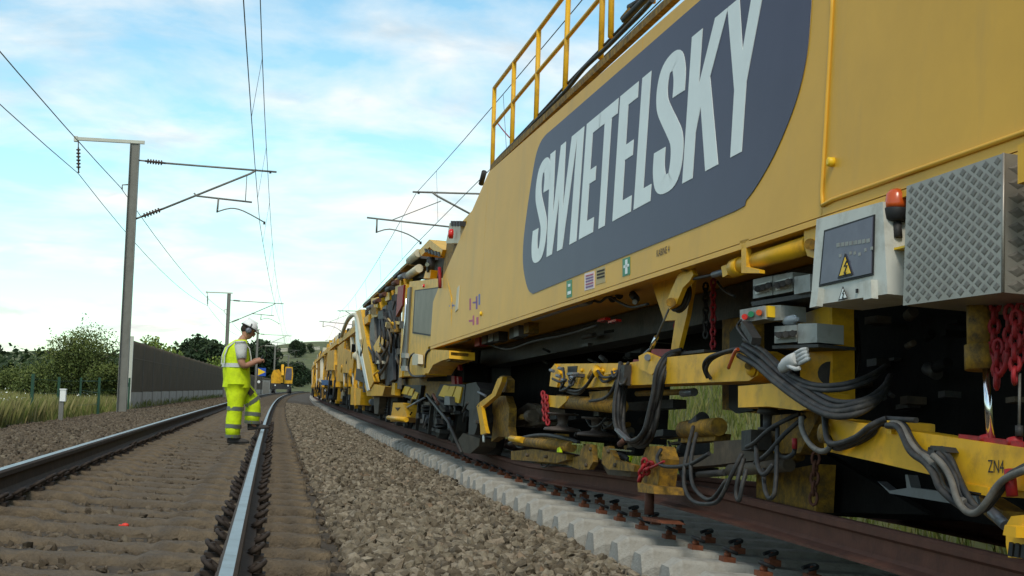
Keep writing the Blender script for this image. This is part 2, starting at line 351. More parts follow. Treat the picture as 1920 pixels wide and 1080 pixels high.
XX, YY = np.meshgrid(gx, gy); XX = XX + np.clip(YY, -50, 700)**2/(2*R)
ZZ = gh(XX, YY); nx_, ny_ = len(gx), len(gy)
ii = (np.arange(ny_-1)[:, None]*nx_ + np.arange(nx_-1)[None]).ravel()
np_mesh('ground', np.stack([XX, YY, ZZ], -1).reshape(-1, 3), np.stack([ii, ii+1, ii+nx_+1, ii+nx_], 1), 'grass_ground', kind='structure', smooth=True)
# ballast bed
bs = np.concatenate([np.arange(-4, 40, .25), np.arange(40, 420, 2.0)]); bu = np.linspace(-7.2, 5.8, 90)
S_, U_ = np.meshgrid(bs, bu, indexing='ij'); zz = zb(U_) + rng.normal(0, .006, U_.shape)
n_, m_ = S_.shape; ii = (np.arange(n_-1)[:, None]*m_ + np.arange(m_-1)[None]).ravel()
bed = np_mesh('ballast_bed', np.stack([U_ + S_**2/(2*R), S_, zz], -1).reshape(-1, 3), np.stack([ii, ii+1, ii+m_+1, ii+m_], 1), 'ballast_sheet', kind='structure', smooth=True)
def scatter(dens, s0, s1, u0, u1, r0, r1, lift=.4):
    n = int(dens*(s1-s0)*(u1-u0)); s = rng.uniform(s0, s1, n); u = rng.uniform(u0, u1, n); r = rng.uniform(r0, r1, n)
    z = zb(u) + r*rng.uniform(-.1, lift, n) + .012*np.sin(s*3.1+u*2)*np.cos(u*4.3)
    return np.stack([u + s*s/(2*R), s, z], 1), r
def rocks_obj(name, sets, m):
    pos = np.concatenate([a for a, _ in sets]); r = np.concatenate([b for _, b in sets]); v, f = rock_verts(pos, r)
    return np_mesh(name, v, f, m, tint=np.repeat(rng.beta(2, 2.4, len(pos)), 12), parent=bed, kind='stuff')
rocks_obj('loose_ballast', [scatter(760, 2.2, 13, .42, 2.2, .015, .05, .9), scatter(360, 13, 30, .42, 2.2, .026, .046, .9), scatter(130, 30, 80, .4, 2.2, .035, .06, .8),
                            scatter(240, 2.5, 14, 2.2, 4.6, .02, .038)], 'stone')
# stones of the left track: thinner, dust covered, only in the cribs and on the shoulder
cribs = []
SP = .6
for i in range(3, 40):
    sc = i*SP + .3
    for (ua, ub, dn) in ((-2.1, -1.8, 300), (-1.5, -.25, 330), (0.0, .42, 330)):
        n = int(dn*.26*(ub-ua)); s = sc + rng.normal(0, .085, n); u = rng.uniform(ua, ub, n); r = rng.uniform(.01, .034, n)
        cribs.append((np.stack([u + s*s/(2*R), s, zb(u) - .004 + r*rng.uniform(-.1, .6, n)], 1), r))
rocks_obj('dusty_ballast', cribs + [scatter(200, 9, 46, -4.6, -1.9, .02, .045, .6), scatter(40, 46, 110, -4.7, -1.9, .03, .055), scatter(22, 20, 48, -5.6, -4.6, .02, .045)], 'stone_old')
# the largest stones in view, one by one
base_rocks = []
for k in range(8):
    v, f = rock_verts(np.zeros((1, 3)), np.array([1.0])); me = bpy.data.meshes.new('stone')
    me.from_pydata([tuple(x) for x in v], [], [tuple(int(i) for i in q) for q in f]); me.materials.append(MATS['stone'])
    a = me.attributes.new('tint', 'FLOAT', 'POINT'); a.data.foreach_set('value', np.full(12, .15 + .1*k, dtype=np.float32)); base_rocks.append(me)
for k in range(290):
    t = random.random()**1.6; s = 2.9 + 5.5*t; u = random.uniform(.5, 2.1); r = random.uniform(.026, .046)
    if k % 12 == 0: u = random.choice([random.uniform(-1.4, -.35), random.uniform(.02, .4)]); s = 3.3 + .6*random.randint(0, 8) + random.uniform(-.08, .08); r *= .8
    o = bpy.data.objects.new('stone', base_rocks[k % 8]); COL.objects.link(o); o.parent = bed
    o.location = P(s, u, float(zb(u)) + r*.75); o.scale = (r,)*3; o.rotation_euler = [random.uniform(0, 6.28) for _ in range(3)]
# ---------------------------------------------------------------- tracks
def railhead(u): return .875 - .05*(u + .12)
RAIL = [(-.075, -.172), (.075, -.172), (.075, -.158), (.025, -.142), (.009, -.125), (.009, -.055), (.036, -.040), (.036, -.012), (.023, 0), (-.023, 0), (-.036, -.012), (-.036, -.040), (-.009, -.055), (-.009, -.125), (-.025, -.142), (-.075, -.158)]
def make_rail(name, u0, zfun, s0, s1, parent, mats, top=True):
    b = MB(); ss = list(np.arange(s0, 45, .5)) + list(np.arange(45, s1, 3.0)); n = len(RAIL)
    b.v = [P(s, u0+ru, zfun(s) + rz - .05*ru) for s in ss for ru, rz in RAIL]
    for i in range(len(ss)-1):
        for j in range(n):
            b.f.append([i*n+j, (i+1)*n+j, (i+1)*n+(j+1) % n, i*n+(j+1) % n]); b.m.append(1 if top and j == 8 else 0); b.sm.append(False)
    b.f += [list(range(n)), [(len(ss)-1)*n+j for j in range(n)][::-1]]; b.m += [0, 0]; b.sm += [False, False]
    return b.build(name, mats, parent)
UL, UR = -.8735, 3.47
left_track = thing('railway_track', 'brown dusty railway track with shiny rails under the worker', 'railway track', P(3, UL, .7))
for sgn in (-1, 1):
    u0 = UL + sgn*.7535; make_rail('rail', u0, lambda s, u0=u0: railhead(u0), 1.2, 400, left_track, ['rail_side', 'rail_top'])
def sleeper_mesh(name, L, wt, wb, h, m, ch=.05):
    b = MB(); prof = [(-wb/2, -h), (wb/2, -h), (wb/2, -h*.45), (wt/2, -.018), (wt/2-.022, 0), (-wt/2+.022, 0), (-wt/2, -.018), (-wb/2, -h*.45)]
    secs = [(-L/2, 0, .86), (-L/2+ch, 0.0, 1.0), (-L*.36, 0, 1), (-L*.18, -.025, .92), (L*.18, -.025, .92), (L*.36, 0, 1), (L/2-ch, 0, 1), (L/2, 0, .86)]; n = len(prof)
    for x, dz, k in secs:
        for y, z in prof: b.v.append(Vector((x, y*k, z*(1 if abs(x) < L/2-.001 else 1) + dz - (0.045 if abs(x) > L/2-.001 and z > -h*.5 else 0))))
    for i in range(len(secs)-1):
        for j in range(n): b.f.append([i*n+j, i*n+(j+1) % n, (i+1)*n+(j+1) % n, (i+1)*n+j]); b.m.append(0); b.sm.append(False)
    b.f += [list(range(n))[::-1], [(len(secs)-1)*n+j for j in range(n)]]; b.m += [0, 0]; b.sm += [False, False]
    return b
def mesh_only(b, name, mats):
    o = b.build(name, mats); me = o.data; bpy.data.objects.remove(o); return me
def place(me, name, parent, loc, rot=(0, 0, 0)):      # local to parent
    o = bpy.data.objects.new(name, me); COL.objects.link(o); o.parent = parent; o.location = loc; o.rotation_euler = rot; return o
def rough_sleeper():
    b = MB(); n = 10; k = 40; r = np.random.default_rng(random.randint(0, 9999)); prof = [(-.16, -.2), (.16, -.2), (.155, -.09), (.14, -.035), (.125, -.008), (.06, .0), (-.06, .0), (-.125, -.008), (-.14, -.035), (-.155, -.09)]
    for i in range(k+1):
        x = -1.205 + 2.41*i/k
        for j, (y, z) in enumerate(prof): q = r.normal(0, .007, 2) if 1 < j < 9 else (0, 0); b.v.append(Vector((x, y*.8+q[0], z+q[1]*.8 - (.02 if abs(x) < .35 else 0))))
    for i in range(k):
        for j in range(n): b.f.append([i*n+j, i*n+(j+1) % n, (i+1)*n+(j+1) % n, (i+1)*n+j]); b.m.append(0); b.sm.append(True)
    b.f += [list(range(n))[::-1], [k*n+j for j in range(n)]]; b.m += [0, 0]; b.sm += [False, False]; return mesh_only(b, 'sleeper', 'sleeper_old')
olds = [rough_sleeper() for _ in range(5)]
me_new = mesh_only(sleeper_mesh('sleeper', 2.5, .21, .30, .23, 0, ch=.07), 'sleeper', 'sleeper_new')
# spring clip: a loop of round bar with two tails
b = MB(); c = []
for k in range(13): a = math.radians(-40 + 260*k/12); c.append((-.005 + .042*math.sin(a)*.9, .07*math.cos(a), .034 + .026*math.sin(a)))
b.tube([(-.045, .058, .0)] + [(x, y, z) for x, y, z in c] + [(-.045, -.062, .0)], .012, 6); b.abox(-.05, .04, -.05, .05, -.02, .012)
b.cyl((.01, 0, .0), (.01, 0, .055), .016, 8); me_clip = mesh_only(b, 'rail_clip', 'clip')
b = MB(); b.abox(-.035, .035, -.045, .045, -.02, .015); b.lathe((0, 0, .015), (0, 0, 1), [(0, .022), (.02, .022), (.022, .015), (.035, .015), (.04, .01)], 8); me_stud = mesh_only(b, 'rail_fastening', 'rust_orange')
b = MB(); b.tube([(-.025, -.04, .02), (.02, -.045, .035), (.035, 0, .042), (.02, .045, .035), (-.025, .04, .02)], .011, 6, k=3); me_spring = mesh_only(b, 'rail_clip', 'black')
CA = -math.atan(.05)
rl = Vector(left_track.location)
def cant_rot(s): return (0, -CA, -s/R)
for i in range(2, 100):
    s = i*SP; zt = railhead(UL) - .185
    sl = place(olds[i % 5], 'sleeper', left_track, P(s, UL, zt + random.uniform(-.008, .006)) - rl + Vector((random.uniform(-.02, .02), random.uniform(-.015, .015), 0)), cant_rot(s + random.uniform(-40, 40)))
    if i < 52:
        for rs in (-1, 1):
            for side in (-1, 1): place(me_clip, 'rail_clip', sl, (rs*.7535 + side*.098, 0, .012), (0, 0, 0 if side > 0 else math.pi))
def far_sleepers(u, zt, L, w, h, s0, s1, parent, m):
    b = MB()
    for i in range(int(s0/SP), int(s1/SP)):
        p = P(i*SP, u, zt-h/2); b.box(p, (L/2, 0, -.05*L/2), (0, w/2, 0), (0, 0, h/2))
    return b.build('far_sleepers', m, parent, kind='stuff')
far_sleepers(UL, railhead(UL)-.185, 2.41, .27, .2, 60, 330, left_track, 'sleeper_old')
right_track = thing('railway_track', 'newly laid track of pale concrete sleepers and rusty rails under the yellow train', 'railway track', P(3, UR, .4))
LIFT = lambda s: .185*float(1-smst(8.0, 15.5, s))
for sgn in (-1, 1):
    u0 = UR + sgn*.7535; make_rail('rail', u0, lambda s, u0=u0: railhead(u0) + .04 + LIFT(s), -1.0, 400, right_track, ['rust', 'rust'])
rr = Vector(right_track.location)
for i in range(2, 120):
    s = i*SP + .22; zt = railhead(UR) + .04 - .185
    sl = place(me_new, 'sleeper', right_track, P(s, UR, zt) - rr + Vector((random.uniform(-.02, .02), random.uniform(-.015, .015), 0)), cant_rot(s))
    if i < 45:
        for rs in (-1, 1):
            for side in (-1, 1):
                if rs == 1 and i > 14: continue
                place(me_stud, 'rail_fastening', sl, (rs*.7535 + side*.135, 0, .012)); place(me_spring, 'rail_clip', sl, (rs*.7535 + side*.118, .0, .03), (0, 0, 0 if side > 0 else math.pi))
far_sleepers(UR, railhead(UR)+.04-.185, 2.5, .26, .22, 72, 330, right_track, 'sleeper_new')
b = MB(); b.ball((0, 0, 0), .022, .016, .014, 8, 5); b.abox(-.035, 0, -.01, .012, -.014, .004)
lp = P(6.55, -.93, .70); lo = b.build('litter', 'litter_red', label='small bright red plastic scrap lying between dusty sleepers', cat='litter'); 
_r = ray(235, 985)
for _k in range(30): _t = (float(zb(_lu)) + .03 - CAM.z)/_r.z if _k else .85/-_r.z; _lu = _r.x*_t - (_r.y*_t)**2/(2*R)
lo.location = CAM + _r*_t
# ---------------------------------------------------------------- noise barrier
def yaw(s): return math.atan(s/R)
bar = thing('noise_barrier', 'long dark ribbed noise barrier on a pale concrete plinth beside the track', 'barrier', P(48, -4.98, .5))
BL = Vector(bar.location)
b = MB(); b.abox(-.05, .05, 0, 3.86, 0, 1.78)
for k in range(13): b.abox(.05, .075, .1 + k*.3, .22 + k*.3, .02, 1.76)
for z in (1.17,): b.abox(.05, .08, 0.01, 3.85, z, z+.02)
me_panel = mesh_only(b, 'panel', 'wall_panel')
b = MB(); b.abox(-.08, .08, 0, 3.88, 0, .78); me_plinth = mesh_only(b, 'plinth', 'concrete')
b = MB(); b.abox(-.09, .09, -.012, .012, 0, 2.6); b.abox(-.09, -.075, -.06, .06, 0, 2.6); b.abox(.075, .09, -.06, .06, 0, 2.6); me_post = mesh_only(b, 'post', 'post_brown')
s = 48.0
for k in range(52):
    p = P(s, -4.98, .42) - BL; rot = (0, 0, -yaw(s+2))
    place(me_post, 'post', bar, p, rot); place(me_plinth, 'plinth', bar, P(s+.06, -4.98, .42) - BL, rot); place(me_panel, 'panel', bar, P(s+.07, -4.98, 1.21) - BL, rot); s += 4.0
b = MB(); b.abox(-.11, .11, -.13, -.01, 0, 2.72); place(mesh_only(b, 'end_post', 'galv_pale'), 'end_post', bar, P(48, -4.98, .40) - BL)  # paler than the other posts: sunlight on the end put into its colour
# ---------------------------------------------------------------- catenary masts
def make_mast(label, group, far=False):
    t = thing('catenary_mast', label, 'catenary mast', (0, 0, 0), group); H = 7.85; K = H + .15
    b = MB(); b.abox(-.13, -.115, -.12, .12, 0, H); b.abox(.115, .13, -.12, .12, 0, H); b.abox(-.115, .115, -.012, .012, 0, H); b.build('pole', 'galv', t)
    b = MB(); b.abox(-.3, .3, -.3, .3, -.5, .12); b.build('foundation', 'concrete', t)
    b = MB(); b.abox(-1.68, .26, -.05, .05, H, H+.09); b.abox(-1.7, -1.6, -.07, .07, H-.04, H+.11); b.build('feeder_arm', 'galv_pale', t)
    b = MB(); b.tube([(-1.58, 0, H), (-1.57, 0, H-.22)], .015, 5)
    b.lathe((-1.57, 0, H-.2), (.06, 0, -1), [(0, .02)] + [q for k in range(6) for q in ((.05+.1*k, .025), (.06+.1*k, .065), (.09+.1*k, .06), (.10+.1*k, .025))] + [(.68, .02), (.74, .03)], 8); b.build('hanging_insulator', 'insulator', t)
    b = MB(); b.tube([(-.13, 0, H-1.2), (-.3, 0, H-1.22), (-.3, 0, H-1.35)], .02, 5); b.build('earth_clamp', 'galv', t)
    def ins(p, q):
        p, q = Vector(p), Vector(q); d = (q-p); L = d.length; bb = MB()
        bb.lathe(p, d, [(0, .03)] + [x for k in range(6) for x in ((L*(.1+.13*k), .03), (L*(.12+.13*k), .075), (L*(.17+.13*k), .07), (L*(.19+.13*k), .03))] + [(L, .03)], 8); return bb
    b = MB(); b.tube([(.13, 0, H-.48), (.32, 0, H-.49)], .025, 6); b.tube([(.85, 0, H-.52), (4.05, 0, K-.75)], .03, 6); b.build('top_tube', 'galv', t)
    ins((.30, 0, H-.49), (.88, 0, H-.522)).build('insulator', 'insulator', t)
    b = MB(); b.tube([(.13, 0, H-2.18), (.3, 0, H-2.10)], .03, 6); b.tube([(.85, 0, H-1.86), (3.3, 0, K-.84), (3.48, 0, K-.72)], .032, 6); b.build('strut_tube', 'galv', t)
    ins((.28, 0, H-2.11), (.88, 0, H-1.845)).build('insulator', 'insulator', t)
    if not far:
        b = MB(); b.tube([(1.72, 0, K-1.5), (1.80, 0, K-1.58), (3.38, 0, K-1.68)], .028, 6); b.tube([(3.2, 0, K-.9), (3.19, 0, K-1.67)], .012, 5); b.build('registration_tube', 'galv', t)
        b = MB(); b.tube([(2.42, 0, K-1.62), (2.4, 0, K-2.03)], .03, 6); b.tube([(2.38, 0, K-2.02), (2.77, 0, K-1.89), (3.15, 0, K-1.95), (3.76, 0, K-2.25)], .02, 6, k=3); b.build('steady_arm', 'galv', t)
    else:
        b = MB(); b.tube([(2.0, 0, K-1.80), (5.38, 0, K-1.59)], .028, 6); b.build('registration_tube', 'galv', t)
        b = MB(); b.tube([(4.64, 0, K-1.63), (3.19, 0, K-.98)], .014, 5); b.build('tie_rod', 'galv', t)
        b = MB(); b.tube([(5.08, 0, K-1.61), (5.08, 0, K-2.03)], .03, 6); b.tube([(5.10, 0, K-2.02), (4.69, 0, K-1.90), (4.14, 0, K-2.03), (3.76, 0, K-2.25)], .02, 6, k=3); b.build('steady_arm', 'galv', t)
    b = MB(); b.abox(3.84, 3.90, -.04, .04, K-.80, K-.74); b.build('messenger_clamp', 'dark_steel', t); b = MB(); b.abox(3.73, 3.79, -.05, .05, K-2.31, K-2.23); b.build('contact_clamp', 'dark_steel', t)
    return t
MS = [40 + 63*k for k in range(0, 5)]
ml = ['tall grey catenary mast standing nearest, before the noise barrier end', 'second catenary mast from the front, just behind the worker', 'third catenary mast from the front, seen right of the white helmet',
      'fourth catenary mast from the front, carrying a small white plate', 'farthest left catenary mast, beside the small distant machine']
proto = make_mast(ml[0], 'catenary masts left of the line')
for k, s in enumerate(MS):
    o = proto if k == 0 else copy_tree(proto)
    o.location = P(s, -4.27, .56); o.rotation_euler = (0, 0, -yaw(s)); o['label'] = ml[k]
    if k == 3:
        b = MB(); b.abox(.14, 1.0, -.16, -.13, 2.2, 3.1); pl = mesh_only(b, 'plate', 'box_white'); place(pl, 'plate', o, (0, 0, 0))
ml2 = ['grey catenary arm reaching over the train cab, its pole behind the yellow body', 'second catenary mast right of the train, arm tip over the wagons', 'third catenary mast right of the train, small arm tip', 'farthest catenary mast right of the train']
proto2 = make_mast(ml2[0], 'catenary masts right of the line', True)
for k, s in enumerate(MS[:4]):
    o = proto2 if k == 0 else copy_tree(proto2); o.location = P(s, 7.85, .2); o.rotation_euler = (0, 0, math.pi - yaw(s)); o['label'] = ml2[k]; o['group'] = 'catenary masts right of the line'
# ---------------------------------------------------------------- overhead wires
def overhead(label, uc, zc, um, zm, s_list, sag, dz=0):
    t = thing('overhead_line', label, 'overhead line', P(s_list[0], uc, zc)); c = MB(); m = MB(); cp = []; mp = []
    for i in range(len(s_list)-1):
        a, e = s_list[i], s_list[i+1]; st = .12*(-1)**i
        for k in range(12):
            q = k/12; s = a + (e-a)*q; cp.append(P(s, uc + st*(1-2*q), zc)); mp.append(P(s, um + st*.6*(1-2*q), zm - sag*4*q*(1-q)))
            if k % 2 and s > -10 and s < 170: d = MB(); d.tube([cp[-1], mp[-1]], .004, 4); d.build('dropper', 'wire', t)
    c.tube(cp, .0085, 5); c.build('contact_wire', 'wire', t); m.tube(mp, .0085, 5); m.build('messenger_wire', 'wire', t)
SL = [-23 + 63*k for k in range(0, 7)]
overhead('pair of overhead wires running straight up above the left track', -.52, 6.28, -.40, 7.78, SL, .55)
overhead('pair of overhead wires slanting up behind the yellow handrail', 4.1, 5.92, 3.98, 7.42, SL, .55)
def single(label, u, z, sag, name='feeder_wire'):
    b = MB(); pts = []
    for i in range(len(SL)-1):
        for k in range(12): q = k/12; pts.append(P(SL[i] + 63*q, u, z - sag*4*q*(1-q)))
    b.tube(pts, .011, 5); b.build(name, 'wire', label=label, cat='wire', loc=P(0, u, z))
single('lower left feeder wire hanging from the mast insulators', -5.8, 7.45, .5)
single('upper left earth wire clamped to the mast sides', -4.6, 7.1, .35, 'earth_wire')
# ---------------------------------------------------------------- small lineside things
fp = [(57, 796, 29.5), (107, 788, 34.5), (149, 770, 45), (183, 784, 36.5), (240, 770, 45)]
fz = [at_depth(*p) for p in fp]
fence = thing('wire_fence', 'thin green post and wire fence in the tall grass', 'fence', fz[0])
for p in fz:
    b = MB(); b.abox(p.x-.03, p.x+.03, p.y-.03, p.y+.03, float(gh(np.array(p.x), np.array(p.y)))-.1, p.z+1.05); b.build('post', 'green_paint', fence)
order = [fz[0], fz[1], fz[3], fz[2], fz[4]]
for h in (.35, .65, .95):
    b = MB(); b.tube([p + Vector((0, 0, h)) for p in order], .004, 4); b.build('wire', 'green_paint', fence)
b = MB(); b.bar(fz[4] + Vector((0, 0, .9)), fz[4] + Vector((-.5, -.2, -.1)), .05, .05); b.build('brace', 'green_paint', fence)
p = at_depth(113, 795, 30); t = thing('marker_post', 'small grey marker post with a white box head in the grass', 'marker post', p)
b = MB(); b.abox(p.x-.045, p.x+.045, p.y-.045, p.y+.045, p.z-.2, p.z+.5); b.build('post', 'galv', t)
b = MB(); b.abox(p.x-.03, p.x+.085, p.y-.07, p.y+.07, p.z+.48, p.z+.72); b.abox(p.x-.04, p.x+.095, p.y-.08, p.y+.08, p.z+.72, p.z+.745); b.build('head', 'white_paint', t)
p = P(165, -3.55, .62); t = thing('block_marker_sign', 'blue square sign with a yellow triangle on a thin post', 'sign', p)
b = MB(); b.abox(p.x-.04, p.x+.04, p.y-.04, p.y+.04, p.z-.1, p.z+3.1); b.build('post', 'dark_steel', t)
x0, z0 = p.x, p.z+2.25
b = MB(); b.abox(x0-.48, x0+.48, p.y-.09, p.y-.05, z0, z0+.96); pl = b.build('plate', 'sign_blue', t)
b = MB(); b.prism([(x0-.44, p.y-.1, z0+.05), (x0+.44, p.y-.1, z0+.48), (x0-.44, p.y-.1, z0+.91)], (0, .008, 0)); b.build('triangle', 'sign_yellow', pl)
b = MB(); b.cyl((x0-.3, p.y-.12, p.z+1.55), (x0-.3, p.y-.05, p.z+1.55), .17, 12); b.build('disc', 'white_paint', t)
p = P(172, -3.2, .6); t = thing('equipment_cabinet', 'pale grey lineside cabinet beside the blue sign', 'cabinet', p)
b = MB(); b.abox(p.x-.45, p.x+.45, p.y-.3, p.y+.3, p.z, p.z+1.75); bd = b.build('body', 'grey_paint', t)
b = MB(); b.abox(p.x-.5, p.x+.5, p.y-.35, p.y+.35, p.z+1.75, p.z+1.82); b.build('roof', 'grey_paint', t)
b = MB(); b.abox(p.x-.36, p.x+.36, p.y-.325, p.y-.303, p.z+.15, p.z+1.6); b.build('door', 'galv', t)
# far hillside terraces
ter = tag(thing('terrace', None, None, at_depth(545, 690, 700)), kind='structure')
for i in range(16):
    px, py = random.uniform(505, 585), random.uniform(672, 702); p = at_depth(px, py, 690); w = random.uniform(2, 4.5)
    zt = float(gh(np.array(p.x), np.array(p.y))); 
    b = MB(); b.box((p.x, p.y, zt+.6), (w, w*.25, w*.06), (0, 3, 0), (0, 0, .9)); b.build('terrace_wall', 'chalk', ter)
# ---------------------------------------------------------------- vegetation
def crown_pts(n, lobes):
    out = []; tn = []
    tot = sum(l[3]*l[4]*l[5] for l in lobes)
    for (cx, cy, cz, rx, ry, rz) in lobes:
        k = int(n*rx*ry*rz/tot)+1; d = rng.normal(size=(k, 3)); d /= np.linalg.norm(d, axis=1)[:, None]; rad = rng.uniform(.35, 1.08, k)**.6
        q = d*rad[:, None]*np.array([rx, ry, rz]) + np.array([cx, cy, cz])
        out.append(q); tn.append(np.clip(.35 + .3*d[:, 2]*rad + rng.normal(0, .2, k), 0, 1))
    return np.concatenate(out), np.concatenate(tn)
def lobes_for(w, h, n, low=.15):
    L = []
    for i in range(n):
        z = random.uniform(low, 1)*h; k = max(.25, 1 - abs(z/h-.45)*1.2); a = random.uniform(0, 6.28); r = random.uniform(.1, .75)*w*.5*k
        s = random.uniform(.16, .3)*w; L.append((r*math.cos(a), r*math.sin(a), z*.86, s, s, s*random.uniform(.7, 1.1)))
    return L
def make_tree(name, label, cat, loc, w, h, nl, lsize, m, nlob=16, group=None, trunk=True, low=.2, spikes=0):
    t = thing(name, label, cat, loc, group); L = Vector(loc)
    if trunk:
        b = MB(); r = .03*h if h > 3 else .03; b.tube([L + Vector((0, 0, -.2)), L + Vector((.03*h, 0, .3*h)), L + Vector((0, .02*h, .75*h))], [r, r*.8, r*.5, r*.3], 7)
        for k in range(6):
            a = k*1.05; z = random.uniform(.25, .6)*h; b.tube([L + Vector((.02*h, 0, z)), L + Vector((math.cos(a)*w*.2, math.sin(a)*w*.2, z+.15*h)), L + Vector((math.cos(a)*w*.36, math.sin(a)*w*.36, z+.25*h))], [r*.4, r*.25, r*.12], 5)
        b.build('trunk', 'bark', t)
    pos, tn = crown_pts(nl, lobes_for(w, h, nlob, low))
    if spikes:
        sp = []
        for k in range(spikes):
            a = random.uniform(0, 6.28); r = random.uniform(0, .35)*w; top = h*random.uniform(.95, 1.2)*(1-.45*r/(.5*w)); z0 = top*.6; x, y = r*math.cos(a), r*math.sin(a); lx, ly = random.uniform(-.12, .12)*h, random.uniform(-.1, .1)*h
            for q in np.linspace(0, 1, 16): sp.append((x+lx*q, y+ly*q, z0+(top-z0)*q))
        sp = np.array(sp) + rng.normal(0, .03, (len(sp), 3)); pos = np.concatenate([pos, sp]); tn = np.concatenate([tn, np.full(len(sp), .55)])
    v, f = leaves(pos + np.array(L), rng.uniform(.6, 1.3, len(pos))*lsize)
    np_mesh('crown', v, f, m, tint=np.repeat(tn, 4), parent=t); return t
def gz(x, y): return float(gh(np.array(float(x)), np.array(float(y))))
def on_ground(px, d): p = at_depth(px, 700, d); return Vector((p.x, p.y, gz(p.x, p.y)))
make_tree('bush', 'large dark green bush with spiky top left of the nearest mast', 'bush', on_ground(150, 57), 3.9, 3.25, 17000, .10, 'leaf', 28, low=.08, spikes=34)
make_tree('bush', 'rounded green bush filling the gap before the nearest mast', 'bush', on_ground(208, 54), 2.2, 1.75, 7000, .095, 'leaf', 14, low=.1, spikes=6)
make_tree('bush', 'lower green bush left of the large spiky bush', 'bush', on_ground(80, 62), 2.8, 1.45, 6000, .11, 'leaf', 16, low=.1, spikes=8)
make_tree('bush', 'pale green bush at the left picture edge', 'bush', on_ground(15, 70), 3.6, 1.15, 5000, .12, 'leaf', 14, low=.1)
make_tree('bush', 'broad far bush behind the grass at the left edge', 'bush', on_ground(50, 110), 6.0, 1.7, 5000, .2, 'leaf', 16, low=.1)
make_tree('tree', 'bright yellow green young tree rising behind the noise barrier end', 'tree', on_ground(282, 66), 1.9, 3.9, 1500, .17, 'leaf_bright', 12, low=.5)
make_tree('tree', 'second bright yellow green tree peeping over the noise barrier', 'tree', on_ground(325, 88), 2.6, 3.85, 1300, .2, 'leaf_bright', 12, low=.5)
make_tree('tree', 'small light green tree over the barrier beside the worker', 'tree', on_ground(412, 128), 3.4, 4.3, 1300, .26, 'leaf_bright', 12, low=.4)
wood = [make_tree('tree', 'dark broadleaf tree in the wood behind the barrier', 'tree', (0, 0, 0), 9, 11, 1700, .95, 'leaf_dark', 18, 'dark trees of the far wood') for _ in range(4)]
first = [True]*4; spots = [(335 + 7.0*i + random.uniform(-3, 3), random.uniform(250, 300), random.uniform(.82, 1.05)) for i in range(24)] + \
    [(470 + 9*i + random.uniform(-4, 4), random.uniform(330, 420), random.uniform(.45, .75)) for i in range(13)] + [(300 + 6*i, random.uniform(320, 380), random.uniform(.6, .8)) for i in range(6)]
spots += [(553, 600, .75), (560, 605, .7), (566, 620, .6), (545, 640, .5), (500, 620, .55), (580, 640, .5)]
for i, (px, d, k) in enumerate(spots):
    j = i % 4; o = wood[j] if first[j] else copy_tree(wood[j]); first[j] = False
    p = on_ground(px, d); o.location = p - Vector((0, 0, .5)); o.scale = (k, k, k*random.uniform(.85, 1.1)); o.rotation_euler = (0, 0, random.uniform(0, 6.28))
    if px >= 465: o['label'] = 'dark tree on the hillside above the far end of the line'; o['group'] = 'dark trees of the far hillside'
# far hedges on the left hill as one mass
hp = []
for i in range(900):
    az = math.radians(random.uniform(-22, -5)); d = random.choice([330, 420, 520, 650]) + random.uniform(-14, 14); x, y = d*math.sin(az), d*math.cos(az)
    if math.sin(az*90 + d) > -.35: hp.append((x, y, gz(x, y) + random.uniform(0, 4.0)))
hp = np.repeat(np.array(hp), 7, 0) + rng.normal(0, 1.6, (len(hp)*7, 3))*np.array([1.4, 1, .8]); v, f = leaves(hp, rng.uniform(1.6, 3.2, len(hp)))
np_mesh('hedgerows', v, f, 'leaf_dark', tint=np.repeat(rng.uniform(.2, 1, len(hp)), 4), kind='stuff', label='dark hedgerows across the far green fields', cat='hedge')
def grass_field(name, n, fx, h0, h1, wd, tl, label, lean=.4):
    pts = np.array([fx() for _ in range(n)]); z = gh(pts[:, 0], pts[:, 1]); zbu = zb(pts[:, 0]-pts[:, 1]**2/(2*R)); u = pts[:, 0]-pts[:, 1]**2/(2*R)
    z = np.where((u > -7.2) & (u < 5.8), np.maximum(z, zbu), z); h = rng.uniform(h0, h1, n); v, f = blades(np.column_stack([pts, z-.03]), h, rng.uniform(.5, 1, n)*wd, lean)
    tn = np.clip(rng.beta(2, 2, n)*.8 + tl, 0, 1); np_mesh(name, v, f, 'grass', tint=np.repeat(tn, 4), kind='stuff', label=label, cat='grass')
def fl():
    d = 22 + 45*random.random()**1.5; px = random.uniform(-40, 245); p = at_depth(px, 740, d); return (min(p.x, -4.9 + d*d/(2*R) - random.random()*.5), p.y)
grass_field('tall_grass', 26000, fl, .2, .62, .011, .28, 'tall yellowing meadow grass left of the ballast')
def fl2():
    s = random.uniform(30, 120); return (P(s, -4.75 - random.random()*.4, 0).x, s)
grass_field('verge_grass', 4500, fl2, .08, .4, .012, .1, 'thin weeds along the foot of the noise barrier')
def fr(): return (random.uniform(5.9, 10.5), random.uniform(4, 40))
grass_field('bank_grass', 22000, fr, .12, .4, .014, .0, 'fresh green grass bank behind the train')
fw = np.array([fl() for _ in range(420)]); fw = np.column_stack([fw, gh(fw[:, 0], fw[:, 1]) + rng.uniform(.25, .62, 420)]); v, f = leaves(fw, rng.uniform(.05, .1, 420))
np_mesh('wild_flowers', v, f, 'flower', kind='stuff', label='small white wild flowers in the meadow grass', cat='flowers')
